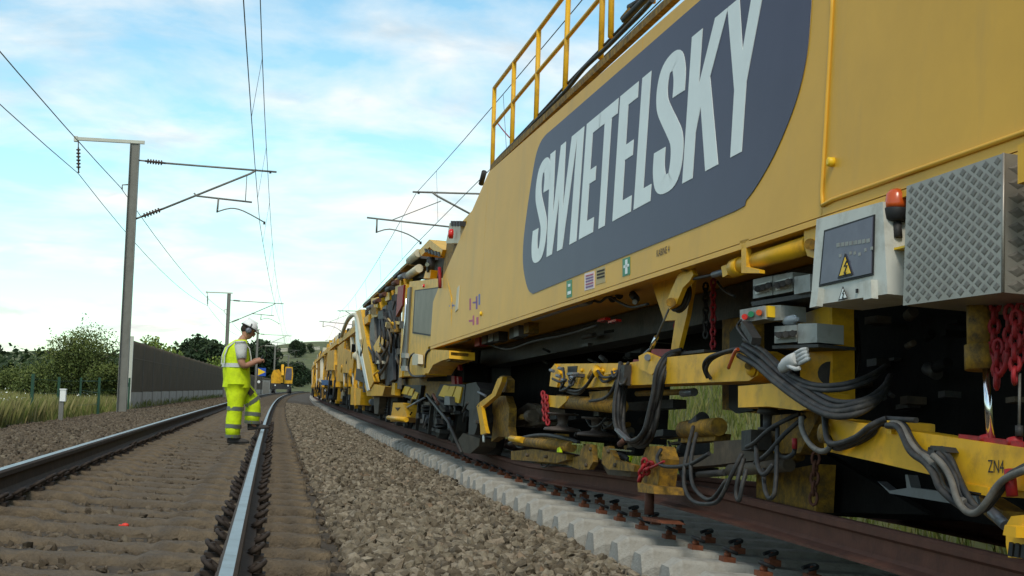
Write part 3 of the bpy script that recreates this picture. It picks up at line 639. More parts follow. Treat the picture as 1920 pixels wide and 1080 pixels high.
# ================================================================ the near machine
near = thing('track_renewal_machine', 'long yellow track machine with big white letters on a navy field', 'rail machine', LOC(7, 1.3, -1.35))
def poly(pts, w, t, name, m, parent=None): return MB().prism([F(x, y, w) for x, y in pts], EL*t).build(name, m, parent or near)
def hose(pts, r, name='hose', m='hose', parent=None, k=5, n=7): return MB().tube([F(x, y, w) for x, y, w in pts], r*.86, n, k).build(name, m, parent or near)
def bundle(pts, r, cnt, off, m='hose', name='hose'):
    for i in range(cnt):
        o = (i-(cnt-1)/2)
        hose([(x + off[0]*o + random.uniform(-1.5, 1.5), y + off[1]*o + random.uniform(-2.5, 2.5), w + .02*i + random.uniform(-.01, .01)) for x, y, w in pts], r*random.uniform(.85, 1.1), name, m if isinstance(m, str) else m[i % len(m)])
def cylp(x0, y0, x1, y1, w, r, name, m, w1=None, r2=None, n=16): return MB().cyl(F(x0, y0, w), F(x1, y1, w if w1 is None else w1), r, n, r2=r2).build(name, m, near)
def chainp(x0, y0, x1, y1, w, L=.085, r=.011, m='red'): return MB().chain(F(x0, y0, w), F(x1, y1, w), L, r).build('chain', m, near)
def a_of(x, y): return AZ(F(x, y))[0]
def z_of(x, y): return AZ(F(x, y))[2]
ZT = z_of(917, 322); A_END = 19.0
z1, a2, z2, a3 = z_of(808, 568), a_of(823, 537), z_of(823, 537), a_of(917, 322)
MB().prism([LOC(*q) for q in ((.02, .012, .004), (.02, .012, z1), (a2, .012, z2), (a3, .012, ZT), (A_END, .012, ZT), (A_END, .012, .004))], EL*2.75).build('body_core', 'body_yellow', near)
cuts = [a_of(897, 614), a_of(1186, 430), a_of(1545, 300), A_END]
g = .003
def zline(a):   # slanted far end
    return None
p0 = [(0, 0), (0, z1), (a2, z2), (a3, ZT), (cuts[0]-g, ZT), (cuts[0]-g, 0)] if cuts[0] > a3 else [(0, 0), (0, z1), (a2, z2), (cuts[0]-g, z2 + (ZT-z2)*(cuts[0]-g-a2)/(a3-a2)), (cuts[0]-g, 0)]
panels = [p0]
for i in range(3):
    lo, hi = cuts[i]+g, cuts[i+1]-g
    q = [(lo, 0)]
    if lo < a3: q += [(lo, z2 + (ZT-z2)*(lo-a2)/(a3-a2)), (a3, ZT)]
    else: q += [(lo, ZT)]
    panels.append(q + [(hi, ZT), (hi, 0)])
for q in panels: MB().prism([LOC(a, 0, z) for a, z in q], EL*.012).build('side_panel', 'body_yellow', near)
# flange along the lower edge, raised bead and seam of the near panel
MB().bar(LOC(.05, .03, -.02), LOC(A_END, .03, -.02), .06, .03, EU).build('lower_flange', 'body_yellow', near)
MB().tube([F(1562, -60, -.006), F(1560, 20, -.006), F(1541, 360, -.006), F(1542, 385, -.006), F(1562, 374, -.006), F(1925, 246, -.006), F(2100, 184, -.006)], .011, 6).build('weld_bead', 'body_yellow', near)
MB().lathe(F(1551, 303, -.03), EL, [(0, .012), (.004, .022), (.03, .024), (.035, .018)], 10).build('bolt', 'sign_yellow', near)
MB().lathe(F(899, 588, -.02), EL, [(0, .02), (.02, .026)], 8).build('bolt', 'sign_yellow', near)
poly([(853, 585), (857, 540), (861, 535), (858, 580)], -.008, .008, 'grab_recess', 'cream')
for (x, y, m, w_, h_) in ((842, 572, 'marker_blue', 10, 3), (845, 568, 'marker_blue', 3, 12), (880, 560, 'marker_red', 3, 22), (886, 566, 'marker_purple', 8, 3), (892, 556, 'marker_purple', 3, 24), (897, 552, 'marker_blue', 3, 20), (879, 600, 'marker_red', 7, 4), (886, 592, 'marker_red', 3, 18), (893, 595, 'marker_red', 4, 14)):
    poly([(x, y+h_), (x+w_, y+h_-1), (x+w_, y-1), (x, y)], -.002, .002, 'paint_mark', m)
# name field and letters
def C1(x, y): return (880 + x/1.8625, y/1.8625)
pill_c = [(222, 1026), (207, 1014), (195, 975), (187, 915), (190, 830), (205, 710), (225, 580), (240, 517), (262, 476), (300, 442), (400, 355), (540, 233), (700, 93), (900, -81), (1040, -203), (1110, -258), (1155, -275), (1182, -255), (1195, -190), (1196, -60), (1190, 60), (1178, 190), (1150, 320), (1110, 435), (1060, 548), (1005, 645), (965, 700), (925, 738), (570, 883), (300, 993)]
pill_c = [(p.x, p.y) for p in smooth_pts([Vector((x, y, 0)) for x, y in pill_c + pill_c[:1]], 3)][:-1]
MB().prism([F(*C1(x, y), -.003) for x, y in pill_c], EL*.003).build('name_field_edge', 'letter_white', near)
fld = MB().prism([F(*C1(x, y), -.005) for x, y in pill_c], EL*.002).build('name_field', 'navy', near)
def base_pt(x): return F(*C1(x, 918 - .541*(x-232)), -.008)
def top_pt(x): return F(*C1(x, 556 - .828*(x-262)), -.008)
GL = {'I': [(0, 0), (1, 0), (1, 1), (0, 1)], 'E': [(0, 0), (1, 0), (1, .125), (.5, .125), (.5, .44), (.92, .44), (.92, .56), (.5, .56), (.5, .875), (1, .875), (1, 1), (0, 1)],
      'T': [(.31, 0), (.69, 0), (.69, .875), (1, .875), (1, 1), (0, 1), (0, .875), (.31, .875)], 'L': [(0, 0), (1, 0), (1, .125), (.53, .125), (.53, 1), (0, 1)],
      'W': [(0, 1), (.19, 1), (.25, .36), (.40, 1), (.58, 1), (.70, .36), (.79, 1), (1, 1), (.86, 0), (.60, 0), (.49, .52), (.33, 0), (.05, 0)],
      'K': [(0, 0), (.30, 0), (.30, .30), (.40, .46), (.66, 0), (1, 0), (.61, .62), (.98, 1), (.64, 1), (.30, .62), (.30, 1), (0, 1)],
      'Y': [(.33, 0), (.67, 0), (.67, .42), (1, 1), (.68, 1), (.5, .64), (.32, 1), (0, 1), (.33, .42)]}
SC = smooth_pts([Vector((x, y*3, 0)) for x, y in ((.79, .66), (.80, .80), (.70, .915), (.5, .935), (.30, .90), (.205, .79), (.24, .67), (.40, .565), (.60, .455), (.775, .34), (.795, .2), (.70, .085), (.5, .065), (.30, .09), (.205, .20), (.21, .34))], 5)
def letter(ch, b0, b1, t0, t1):
    q = [base_pt(b0), base_pt(b1), top_pt(t1), top_pt(t0)]
    def mp(x, y): return q[0]*(1-x)*(1-y) + q[1]*x*(1-y) + q[2]*x*y + q[3]*(1-x)*y
    b = MB()
    if ch == 'S':
        L, Rr = [], []
        for i, p in enumerate(SC):
            t = (SC[min(i+1, len(SC)-1)] - SC[max(i-1, 0)]).normalized(); nn_ = Vector((-t.y, t.x, 0)); L.append(p + nn_*.2); Rr.append(p - nn_*.2)
        fr = [mp(p.x, p.y/3) for p in L] + [mp(p.x, p.y/3) for p in Rr[::-1]]; n = len(L)
        vs_ = fr + [v + EL*.003 for v in fr]; fs = [[i, i+1, 2*n-2-i, 2*n-1-i] for i in range(n-1)] + [[i, (i+1) % (2*n), (i+1) % (2*n)+2*n, i+2*n] for i in range(2*n)]
        b.add(vs_, fs)
    else: b.prism([mp(x, y) for x, y in GL[ch]], EL*.003)
    b.build('letter', 'letter_white', fld)
for args in (('S', 212, 262, 238, 288), ('W', 266, 334, 283, 379), ('I', 349, 373, 378, 401), ('E', 382, 431, 410, 459), ('T', 433, 490, 456, 521), ('E', 499, 563, 527, 591), ('L', 573, 631, 604, 664), ('S', 636, 742, 658, 758), ('K', 743, 868, 777, 907), ('Y', 874, 990, 901, 1037)): letter(*args)
def text_part(s, px0, py0, px1, py1, w, m, parent, hpx):
    cu = bpy.data.curves.new('t', 'FONT'); cu.body = s; cu.resolution_u = 2; o = bpy.data.objects.new('t', cu); COL.objects.link(o)
    me = bpy.data.meshes.new_from_object(o.evaluated_get(bpy.context.evaluated_depsgraph_get())); bpy.data.objects.remove(o)
    xs = [v.co.x for v in me.vertices]; ys = [v.co.y for v in me.vertices]; x0, x1, y0, y1 = min(xs), max(xs), min(ys), max(ys)
    A, B = F(px0, py0, w), F(px1, py1, w); C = F(px0, py0-hpx, w); b = MB()
    b.add([A + (B-A)*((v.co.x-x0)/(x1-x0)) + (C-A)*((v.co.y-y0)/(y1-y0)) for v in me.vertices], [list(p.vertices) for p in me.polygons]); bpy.data.meshes.remove(me)
    return b.build('lettering', m, parent)
text_part('KABINE 4', 1231, 482, 1255, 473, -.003, 'black', near, 13)
# stickers
def sticker(x0, y0, x1, y1, slope, m, name='sticker'): return poly([(x0, y1), (x1, y1-slope), (x1, y0-slope), (x0, y0)], -.003, .003, name, m)
st = sticker(1167, 486, 1181, 519, 5, 'sign_green'); b = MB()
for q in ([(1172, 514), (1176, 512.5), (1176, 486), (1172, 487.5)], [(1169, 503), (1179, 499.5), (1179, 494.5), (1169, 498)]): b.prism([F(x, y, -.006) for x, y in q], EL*.002)
b.build('cross', 'letter_white', st)
st = sticker(1062, 527, 1072, 559, 3, 'sign_green'); poly([(1065, 538), (1069, 537), (1069, 532), (1065, 533)], -.006, .002, 'pictogram', 'letter_white', st); poly([(1064, 553), (1070, 551), (1070, 545), (1064, 547)], -.006, .002, 'pictogram', 'letter_white', st)
st = sticker(1096, 513, 1114, 545, 5, 'sign_pink')
for k in range(5): poly([(1098, 519+5.3*k), (1112, 515+5.3*k), (1112, 512.5+5.3*k), (1098, 516.5+5.3*k)], -.006, .002, 'print_line', 'marker_red' if k in (0, 3) else 'marker_purple', st)
st = sticker(1117, 504, 1135, 534, 5, 'sign_tan')
for k in range(3): poly([(1119, 511+6*k), (1133, 507+6*k), (1133, 504+6*k), (1119, 508+6*k)], -.006, .002, 'print_line', 'clip', st)
# handrail on the roof edge
WR = .10
def rp(x, y): return F(*C1(x, y), WR)
for (x0, y0, x1, y1) in ((80, 592, 88, 307), (148, 525, 157, 217), (232, 440, 243, 104), (333, 340, 347, -35), (459, 205, 470, -190), (494, 130, 500, -250), (640, 10, 660, -430)):
    MB().tube([rp(x0, y0), rp(x1, y1)], .024, 8).build('handrail_post', 'yellow', near)
MB().tube([rp(88, 307), rp(243, 104), rp(347, -35), rp(660, -430)], .022, 8).build('top_rail', 'yellow', near)
MB().tube([rp(86, 438), rp(240, 252), rp(342, 132), rp(470, -22), rp(660, -240)], .02, 8).build('mid_rail', 'yellow', near)
MB().bar(F(*C1(80, 588), .04), F(*C1(740, -30), .04), .05, .06, EU).build('toe_board', 'yellow_dirty', near)
hose([(*C1(84, 575), .06), (*C1(120, 535), .05), (*C1(190, 470), .06), (*C1(230, 425), .05), (*C1(330, 325), .06), (*C1(400, 240), .05), (*C1(470, 175), .06), (*C1(540, 105), .05), (*C1(600, 45), .06), (*C1(640, 0), .05)], .022)
hose([(*C1(90, 565), .12), (*C1(160, 490), .12), (*C1(240, 405), .12), (*C1(345, 290), .12), (*C1(470, 160), .12), (*C1(640, -20), .12)], .014)
hose([(*C1(100, 432), .1), (*C1(118, 455), .1), (*C1(140, 480), .1)], .008, 'safety_strap', 'red')
hose([(*C1(540, 70), .1), (*C1(575, 35), .1), (*C1(600, 10), .1), (*C1(640, -30), .1)], .03)
cylp(*C1(535, 65), *C1(560, 35), .12, .02, 'valve', 'yellow_dirty'); cylp(*C1(560, 25), *C1(595, 5), .14, .025, 'valve', 'dark_steel')
cylp(902, 345, 908, 322, .1, .03, 'lamp', 'dark_steel')
# ---------------------------------------------------------------- underneath
poly([(985, 622), (1258, 540), (1258, 700), (1250, 835), (985, 810)], 2.2, -1.2, 'shade_block', 'under_shade')  # plain masses filling the underside, its shade painted as black
poly([(1262, 492), (1425, 436), (1425, 740), (1262, 700)], 1.05, 1.2, 'shade_block', 'under_shade')
poly([(1425, 436), (2010, 220), (2010, 1010), (1740, 965), (1425, 960)], .85, 1.4, 'dark_block', 'under_shade')  # black filler mass standing in for the shade below the near end

MB().box(LOC(9.5, .75, -.12), -EF*9.3, EL*.12, EU*.11).build('underframe_girder', 'dark_steel', near)
MB().box(LOC(9.5, 2.1, -.12), -EF*9.3, EL*.12, EU*.11).build('underframe_girder', 'dark_steel', near)
for a in np.linspace(1.2, 15, 10): MB().box(LOC(a, 1.4, -.1), -EF*.06, EL*.6, EU*.09).build('cross_member', 'dark_steel', near)
cylp(1000, 597, 1105, 563, .12, .026, 'air_cylinder', 'grey_steel'); cylp(1090, 568, 1106, 563, .12, .034, 'air_cylinder_cap', 'grey_steel')
cylp(838, 648, 880, 634, .15, .03, 'air_cylinder', 'grey_steel')
for x, y, m in ((890, 636, 'red'), (903, 632, 'dark_steel'), (915, 628, 'grey_steel'), (926, 627, 'dark_steel'), (955, 622, 'hose'), (963, 618, 'grey_steel'), (982, 612, 'yellow_dirty')): poly([(x, y+14), (x+9, y+11), (x+9, y-9), (x, y-6)], .2, .1, 'valve', m)
for x, y in ((1142, 552), (1155, 546), (1186, 552)): cylp(x, y, x+7, y+9, .22, .028, 'work_lamp', 'dark_steel'); 
cylp(1190, 566, 1192, 567, .2, .018, 'lamp_lens', 'grey_paint', .23)
hose([(1108, 562, .15), (1125, 566, .16), (1142, 556, .18), (1160, 566, .2), (1185, 576, .22), (1215, 570, .2)], .012); hose([(905, 640, .3), (950, 655, .32), (1000, 640, .3), (1060, 628, .35), (1120, 610, .3)], .014)
poly([(1120, 604), (1134, 600), (1134, 595), (1120, 599)], .4, .05, 'reflector', 'red_lens'); poly([(1140, 606), (1154, 602), (1154, 598), (1140, 602)], .4, .05, 'reflector', 'red_lens')
# pulley, cable, ram
poly([(1219, 521), (1302, 491), (1296, 540), (1288, 590), (1272, 656), (1258, 655), (1266, 600), (1245, 602)], .22, .03, 'hanger_plate', 'yellow')
MB().lathe(F(1271, 556, .10), (EL + EF*.25 - EU*.2), [(0, .085), (.008, .1), (.014, .092), (.03, .092), (.036, .1), (.044, .085)], 18).build('sheave', 'dark_steel', near)
poly([(1254, 580), (1251, 562), (1262, 536), (1276, 505), (1284, 495), (1293, 497), (1300, 515), (1292, 528), (1280, 540), (1268, 570)], .06, .03, 'sheave_cheek', 'yellow')
cylp(1258, 567, 1258, 567.5, .03, .03, 'sheave_pin', 'yellow_dirty', .1); cylp(1284, 500, 1284, 500.5, .03, .03, 'sheave_pin', 'yellow_dirty', .1)
hose([(1255, 578, .11), (1240, 612, .12), (1226, 645, .13)], .008, 'cable', 'hose_pale', k=1)
cylp(1231, 632, 1222, 652, .13, .016, 'turnbuckle', 'chrome'); hose([(1222, 652, .13), (1206, 668, .12), (1215, 684, .1)], .011, 'shackle', 'grey_steel')
cylp(1300, 523, 1352, 512, .08, .009, 'rod', 'dark_steel'); cylp(1338, 515, 1362, 509, .08, .019, 'rod_clevis', 'grey_steel'); cylp(1355, 511, 1385, 503, .08, .016, 'piston_rod', 'chrome')
cylp(1384, 500, 1520, 458, .06, .045, 'ram_cylinder', 'yellow', r2=.047); cylp(1378, 503, 1392, 498, .06, .052, 'ram_gland', 'yellow')
poly([(1390, 455), (1399, 452), (1399, 500), (1424, 506), (1424, 512), (1390, 512)], .0, .03, 'ram_strap', 'yellow'); poly([(1387, 458), (1404, 453), (1404, 447), (1387, 452)], .0, .1, 'ram_strap_foot', 'yellow')
poly([(1352, 500), (1362, 496), (1364, 515), (1355, 520)], .04, .06, 'rod_guide', 'yellow')
poly([(1507, 428), (1531, 420), (1534, 470), (1526, 484), (1514, 480), (1508, 462)], .02, .05, 'ram_bracket', 'yellow'); cylp(1519, 458, 1519, 458.5, -.01, .028, 'ram_pin', 'yellow_dirty', .1)
for x, y0, y1, w, m in ((1323, 532, 640, .35, 'dark_steel'), (1337, 525, 665, .33, 'red'), (1268, 585, 630, .4, 'red')): chainp(x, y0, x, y1, w, .055, .008, m)
hose([(1345, 528, .3), (1358, 545, .3), (1378, 556, .28)], .01)
# connector sockets
def socket(x0, y0, wd, ht, sl, w=.12):
    o = poly([(x0, y0+ht), (x0+wd, y0+ht-sl), (x0+wd, y0-sl), (x0, y0)], w, .12, 'connector_box', 'grey_paint')
    poly([(x0+4, y0+ht-8), (x0+wd-4, y0+ht-8-sl), (x0+wd-4, y0+10-sl), (x0+4, y0+10)], w-.01, .012, 'connector_face', 'box_white', o)
    for k in range(3): MB().cyl(F(x0+8+(wd-16)*k/2, y0+ht*.5-sl*k/2, w-.05), F(x0+8+(wd-16)*k/2, y0+ht*.5-sl*k/2, w), .017, 8).build('connector_plug', 'dark_steel', o)
    MB().bar(F(x0+2, y0+ht*.45, w-.03), F(x0+wd-2, y0+ht*.45-sl, w-.03), .012, .02, EU).build('locking_lever', 'dark_steel', o); return o
socket(1412, 524, 36, 36, 7); socket(1450, 517, 36, 36, 7); socket(1452, 612, 42, 32, 3)
poly([(1489, 552), (1519, 546), (1519, 514), (1489, 519)], .1, .14, 'junction_box', 'grey_paint'); poly([(1496, 644), (1532, 642), (1532, 606), (1496, 607)], .1, .14, 'junction_box', 'grey_paint')
poly([(1408, 566), (1520, 548), (1522, 556), (1410, 574)], .12, .2, 'shelf', 'dark_steel'); poly([(1448, 648), (1534, 645), (1534, 651), (1448, 654)], .1, .2, 'shelf', 'dark_steel')
pn = poly([(1388, 606), (1434, 598), (1433, 573), (1387, 581)], .05, .1, 'button_panel', 'grey_paint')
for x, y, m in ((1396, 594, 'red_lens'), (1408, 589, 'sign_green'), (1423, 586, 'orange')): MB().cyl(F(x, y, .02), F(x, y, .05), .016, 10).build('button', m, pn)
poly([(1433, 596), (1440, 594), (1440, 573), (1433, 574)], .06, .08, 'panel_end', 'sign_yellow'); poly([(1440, 602), (1464, 600), (1464, 572), (1440, 573)], .1, .14, 'junction_box', 'grey_paint')
MB().bar(F(1398, 608, .02), F(1418, 640, .0), .05, .04, EU).build('pendant_control', 'dark_steel', near); hose([(1390, 600, .03), (1382, 612, .02), (1390, 626, .0), (1402, 640, -.01), (1415, 646, .0)], .008)
# electric box
eb = poly([(1520, 573), (1664, 551), (1655, 378), (1531, 411)], -.06, .26, 'electric_box', 'box_white')
poly([(1535, 538), (1636, 516), (1639, 402), (1545, 432)], -.066, .006, 'window_seal', 'black', eb); poly([(1538, 533), (1633, 512), (1636, 406), (1547, 435)], -.070, .004, 'window', 'window', eb)
for i in range(8): x = 1568 + i*8; poly([(x, 464-i*1.2), (x+6, 462.5-i*1.2), (x+6, 455-i*1.2), (x, 456.5-i*1.2)], -.072, .002, 'fuse', 'grey_paint', eb)
for x, y in ((1573, 478), (1592, 473), (1600, 473), (1609, 475), (1620, 467), (1632, 464)): poly([(x, y+5), (x+4, y+4), (x+4, y-2), (x, y-1)], -.072, .002, 'switch', 'grey_paint', eb)
def warning(cx, top, wd, ht, sk, m, name):
    o = poly([(cx-wd/2, top+ht+sk), (cx+wd/2, top+ht-sk), (cx, top)], -.075, .003, name, 'black', eb)
    k = .74; cy = top + ht*.62; q = [(cx-wd/2, top+ht+sk), (cx+wd/2, top+ht-sk), (cx, top)]
    poly([(cx+(x-cx)*k, cy+(y-cy)*k) for x, y in q], -.077, .002, name + '_face', m, eb)
    b = MB(); s = ht/48
    b.prism([F(cx+x*s, cy+y*s, -.079) for x, y in ((3, -16), (-3, -2), (2, -3), (-2, 10), (-3, 8), (-1, 16), (3, 9), (0, 10), (5, -6), (0, -5), (5, -15))], EL*.002); b.build('lightning_symbol', 'black', eb)
warning(1584, 475, 28, 44, 3.5, 'sign_yellow', 'warning_sign'); warning(1580, 537, 17, 25, 2, 'letter_white', 'warning_label')
for q in ([(1619, 562), (1634, 559), (1633, 524), (1618, 528)], [(1518, 577), (1531, 574), (1535, 540), (1522, 543)]): poly(q, -.09, .03, 'box_latch', 'box_white', eb)
poly([(1604, 549), (1607, 548), (1607, 541), (1604, 542)], -.068, .006, 'keyhole', 'black', eb)
# beacon
bc = MB().lathe(F(1680, 416, -.0), EU, [(0, .035), (.008, .048), (.05, .053), (.056, .05)], 18).build('beacon', 'black', near)
MB().lathe(LOC(*AZ(F(1680, 416, 0))) + EU*.056, EU, [(0, .047), (.02, .048), (.06, .044), (.078, .03), (.085, .010)], 18).build('lens', 'orange', bc)
cylp(1682, 418, 1684, 446, 0, .018, 'beacon_stem', 'dark_steel'); cylp(1682, 440, 1684, 480, .02, .012, 'beacon_bolt', 'chrome'); poly([(1670, 470), (1696, 464), (1696, 460), (1670, 466)], -.02, .08, 'beacon_bracket', 'sign_yellow')
# checker plate box
cw = -.10
cb0 = poly([(1693, 573), (1880, 548), (1882, 287), (1700, 349)], cw, .55, 'tool_box', 'alu')
q = [F(1693, 573, cw), F(1880, 548, cw), F(1882, 287, cw), F(1700, 349, cw)]
def bil(x, y): return q[0]*(1-x)*(1-y) + q[1]*x*(1-y) + q[2]*x*y + q[3]*(1-x)*y
b = MB(); NXC, NYC = 9, 11
for i in range(NXC):
    for j in range(NYC):
        for (ox, oy, mi) in ((.5, .5, 0), (1.0, 1.0, 0)):
            cx, cy = (i+ox)/NXC, (j+oy)/NYC
            if cx > .97 or cy > .97: continue
            hx, hy = .31/NXC, .36/NYC; c = bil(cx, cy); pts = [bil(cx-hx, cy), bil(cx, cy-hy), bil(cx+hx, cy), bil(cx, cy+hy)]
            b.add([p - EL*.0005 for p in pts] + [c + (p-c)*.6 - EL*.0018 for p in pts], [[4, 5, 6, 7]] + [[k, (k+1) % 4, 4+(k+1) % 4, 4+k] for k in range(4)], 0)
b.build('tread_pattern', 'alu_dark', cb0, kind='stuff')
e0, e1 = F(1880, 548, cw), F(1882, 287, cw); b = MB()
for i in range(4):
    for j in range(9):
        for o in (0, .5):
            cx, cy = (i+.5+o)*.11, (j+.5+o)/9.5
            if cx > .5 or cy > .98: continue
            c = e0 + (e1-e0)*cy + EL*cx; ax, ay = EL*.038, (e1-e0)*.042
            b.add([c-ax-EF*.0005, c-ay-EF*.0005, c+ax-EF*.0005, c+ay-EF*.0005] + [c-ax*.5-EF*.003, c-ay*.5-EF*.003, c+ax*.5-EF*.003, c+ay*.5-EF*.003], [[4, 5, 6, 7]] + [[k, (k+1) % 4, 4+(k+1) % 4, 4+k] for k in range(4)])
b.build('tread_pattern', 'alu_dark', cb0, kind='stuff')
MB().tube([e0, e1], .006, 5).build('box_edge', 'alu', cb0)
poly([(1908, 345), (1935, 335), (1935, 262), (1908, 272)], -.13, .06, 'side_bracket', 'yellow')
# ram leg, rod, red chains
cylp(1836, 560, 1838, 660, .1, .048, 'ram_cylinder', 'yellow_dirty'); cylp(1837, 648, 1838, 694, .1, .057, 'ram_gland', 'yellow_dirty'); cylp(1849, 690, 1857, 822, .1, .014, 'piston_rod', 'chrome')
for x0, y0, x1, y1, w in ((1866, 560, 1862, 680, .12), (1872, 640, 1868, 745, .1), (1893, 575, 1890, 700, .12), (1905, 585, 1902, 735, .08), (1915, 570, 1912, 690, .14)): chainp(x0, y0, x1, y1, w, .058, .0095)
hose([(1862, 665, .1), (1872, 700, .1), (1884, 690, .1), (1890, 660, .1)], .012, 'shackle', 'red'); hose([(1912, 700, .1), (1911, 800, .1)], .006, 'cable', 'hose_pale', k=1); cylp(1911, 798, 1911, 818, .1, .014, 'cable_end', 'dark_steel')
MB().bar(F(1808, 822, .1), F(1930, 838, .1), .05, .03, EU).build('lock_bar', 'red', near); cylp(1850, 818, 1852, 830, .1, .03, 'lock_knob', 'red'); cylp(1902, 822, 1904, 836, .1, .028, 'lock_knob', 'red')
# lower arm marked ZN4
arm = poly([(1545, 845), (1545, 790), (1562, 783), (1651, 800), (1729, 812), (1960, 846), (1960, 925), (1855, 914), (1808, 905), (1757, 893), (1650, 868)], .05, .16, 'lower_arm', 'yellow')
text_part('ZN4', 1852, 886, 1882, 887, .047, 'black', arm, 24)
MB().lathe(F(1538, 812, .02), EL, [(0, .02), (.005, .045), (.2, .048)], 16).build('pivot', 'yellow_dirty', arm); poly([(1808, 906), (1852, 914), (1852, 930), (1812, 924)], .04, .18, 'stop_block', 'yellow', arm); poly([(1812, 920), (1835, 924), (1835, 927), (1812, 923)], .03, .02, 'stop_slot', 'black', arm)
poly([(1663, 812), (1671, 814), (1671, 790), (1663, 788)], .03, .2, 'hose_post', 'yellow', arm); MB().tube([F(1664, 785, .05), F(1718, 788, .05)], .013, 6).build('hose_guide', 'dark_steel', arm)
poly([(1736, 878), (1748, 882), (1752, 842), (1740, 838)], .0, .05, 'hose_clamp', 'dark_steel', arm); poly([(1740, 842), (1776, 848), (1770, 838), (1745, 835)], .0, .08, 'hose_clamp', 'dark_steel', arm)
bundle([(1549, 781, .02), (1550, 812, 0), (1558, 832, -.01), (1576, 836, -.02), (1608, 823, -.01), (1632, 806, .0), (1648, 796, .02), (1664, 792, .04)], .016, 3, (3, 5))
bundle([(1672, 794, .03), (1690, 800, .01), (1707, 832, -.01), (1722, 850, -.02), (1742, 864, -.03), (1757, 885, -.03), (1768, 910, -.03), (1790, 930, -.03), (1812, 945, -.02)], .016, 3, (7, -4), ('hose', 'hose_pale'))
bundle([(1757, 848, -.03), (1775, 868, -.03), (1790, 896, -.03), (1804, 930, -.03), (1822, 955, -.03), (1840, 957, -.03), (1858, 940, -.03), (1878, 908, -.02), (1898, 888, -.02), (1935, 872, -.02)], .016, 3, (8, -5), ('hose_pale', 'hose', 'hose'))
hose([(1503, 782, .05), (1504, 805, .04), (1518, 832, .02), (1538, 846, .0), (1553, 842, .0), (1556, 836, .0)], .016, m='hose_pale')
poly([(1835, 930), (1880, 958), (1886, 998), (1845, 965)], .15, .1, 'tie_rod', 'yellow_dirty'); cylp(1860, 960, 1885, 985, .08, .02, 'tie_rod_rod', 'grey_steel')
cl = poly([(1886, 1020), (1886, 985), (1896, 968), (1950, 962), (1950, 1050), (1890, 1045)], .0, .15, 'rail_clamp', 'yellow'); poly([(1880, 1003), (1905, 1008), (1905, 988), (1884, 984)], -.06, .06, 'clamp_jaw', 'yellow', cl)
for k in range(3): poly([(1889+12*k, 1042+2*k), (1897+12*k, 1044+2*k), (1899+12*k, 1020+2*k), (1892+12*k, 1016+2*k)], -.012, .012, 'clamp_slot', 'black', cl)
cylp(1893, 880, 1898, 930, .02, .02, 'clamp_lever', 'red')
poly([(1645, 902), (1668, 920), (1700, 915), (1697, 890), (1702, 890), (1708, 914), (1830, 930), (1835, 948), (1790, 945), (1668, 925)], .35, .05, 'guide_shoe', 'grey_steel')
poly([(1418, 890), (1535, 870), (1530, 960), (1418, 945)], .45, .1, 'side_plate', 'yellow_dirty'); poly([(1528, 850), (1545, 850), (1740, 965), (1528, 960)], .6, .05, 'side_plate', 'under_shade')
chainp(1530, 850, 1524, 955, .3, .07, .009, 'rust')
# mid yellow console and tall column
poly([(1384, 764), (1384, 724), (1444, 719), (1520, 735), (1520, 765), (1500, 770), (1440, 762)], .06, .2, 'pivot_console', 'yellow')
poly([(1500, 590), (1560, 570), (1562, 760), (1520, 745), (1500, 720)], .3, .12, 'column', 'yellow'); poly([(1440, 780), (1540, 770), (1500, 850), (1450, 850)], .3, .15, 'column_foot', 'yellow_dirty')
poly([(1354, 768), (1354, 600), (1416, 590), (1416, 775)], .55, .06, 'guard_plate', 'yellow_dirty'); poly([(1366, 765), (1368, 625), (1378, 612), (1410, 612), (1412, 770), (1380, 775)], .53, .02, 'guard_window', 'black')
MB().lathe(F(1440, 765, .15), -EU, [(0, .05), (.03, .06), (.035, .025), (.1, .022), (.105, .05), (.12, .05)], 14).build('spindle', 'dark_steel', near)
# upper arm
ua = poly([(1080, 728), (1040, 722), (1033, 690), (1045, 682), (1165, 681), (1180, 680), (1238, 671), (1400, 655), (1418, 664), (1426, 684), (1420, 704), (1404, 714), (1190, 722)], .12, .18, 'upper_arm', 'yellow')
MB().lathe(F(1403, 686, .09), EL, [(0, .02), (.004, .05), (.02, .055), (.022, .06)], 18).build('pivot', 'yellow', ua); MB().cyl(F(1403, 686, .07), F(1403, 686, .1), .02, 10).build('pivot_pin', 'yellow_dirty', ua)
poly([(1200, 692), (1197, 668), (1212, 660), (1240, 672), (1232, 690), (1222, 703)], .09, .02, 'lug_plate', 'yellow', ua); MB().cyl(F(1214, 670, .07), F(1214, 670, .12), .022, 10).build('lug_pin', 'grey_steel', ua)
poly([(1178, 682), (1182, 682), (1182, 720), (1178, 721)], .11, .01, 'weld_seam', 'yellow_dirty', ua)
poly([(1064, 704), (1080, 704), (1082, 686), (1064, 687)], .115, .01, 'head_window', 'black', ua)
for x, y in ((1104, 697), (1128, 695), (1148, 694), (1088, 694)): MB().lathe(F(x, y, .10), EL, [(0, .008), (.005, .016), (.02, .016)], 8).build('bolt', 'yellow', ua)
poly([(1030, 724), (1044, 726), (1050, 700), (1040, 682), (1034, 690)], .10, .1, 'head_block', 'yellow', ua)
for x, y in ((1032, 694), (1048, 690), (1044, 704), (1054, 712), (1071, 707)): cylp(x, y, x+6, y+2, .06, .014, 'hydraulic_fitting', 'grey_steel')
poly([(1255, 668), (1320, 660), (1320, 655), (1256, 662)], .2, .2, 'hose_tray', 'dark_steel'); poly([(1218, 672), (1262, 664), (1262, 655), (1222, 654)], .35, .1, 'red_cover', 'red'); poly([(1185, 681), (1205, 680), (1202, 674), (1188, 674)], .3, .1, 'red_cover', 'red')
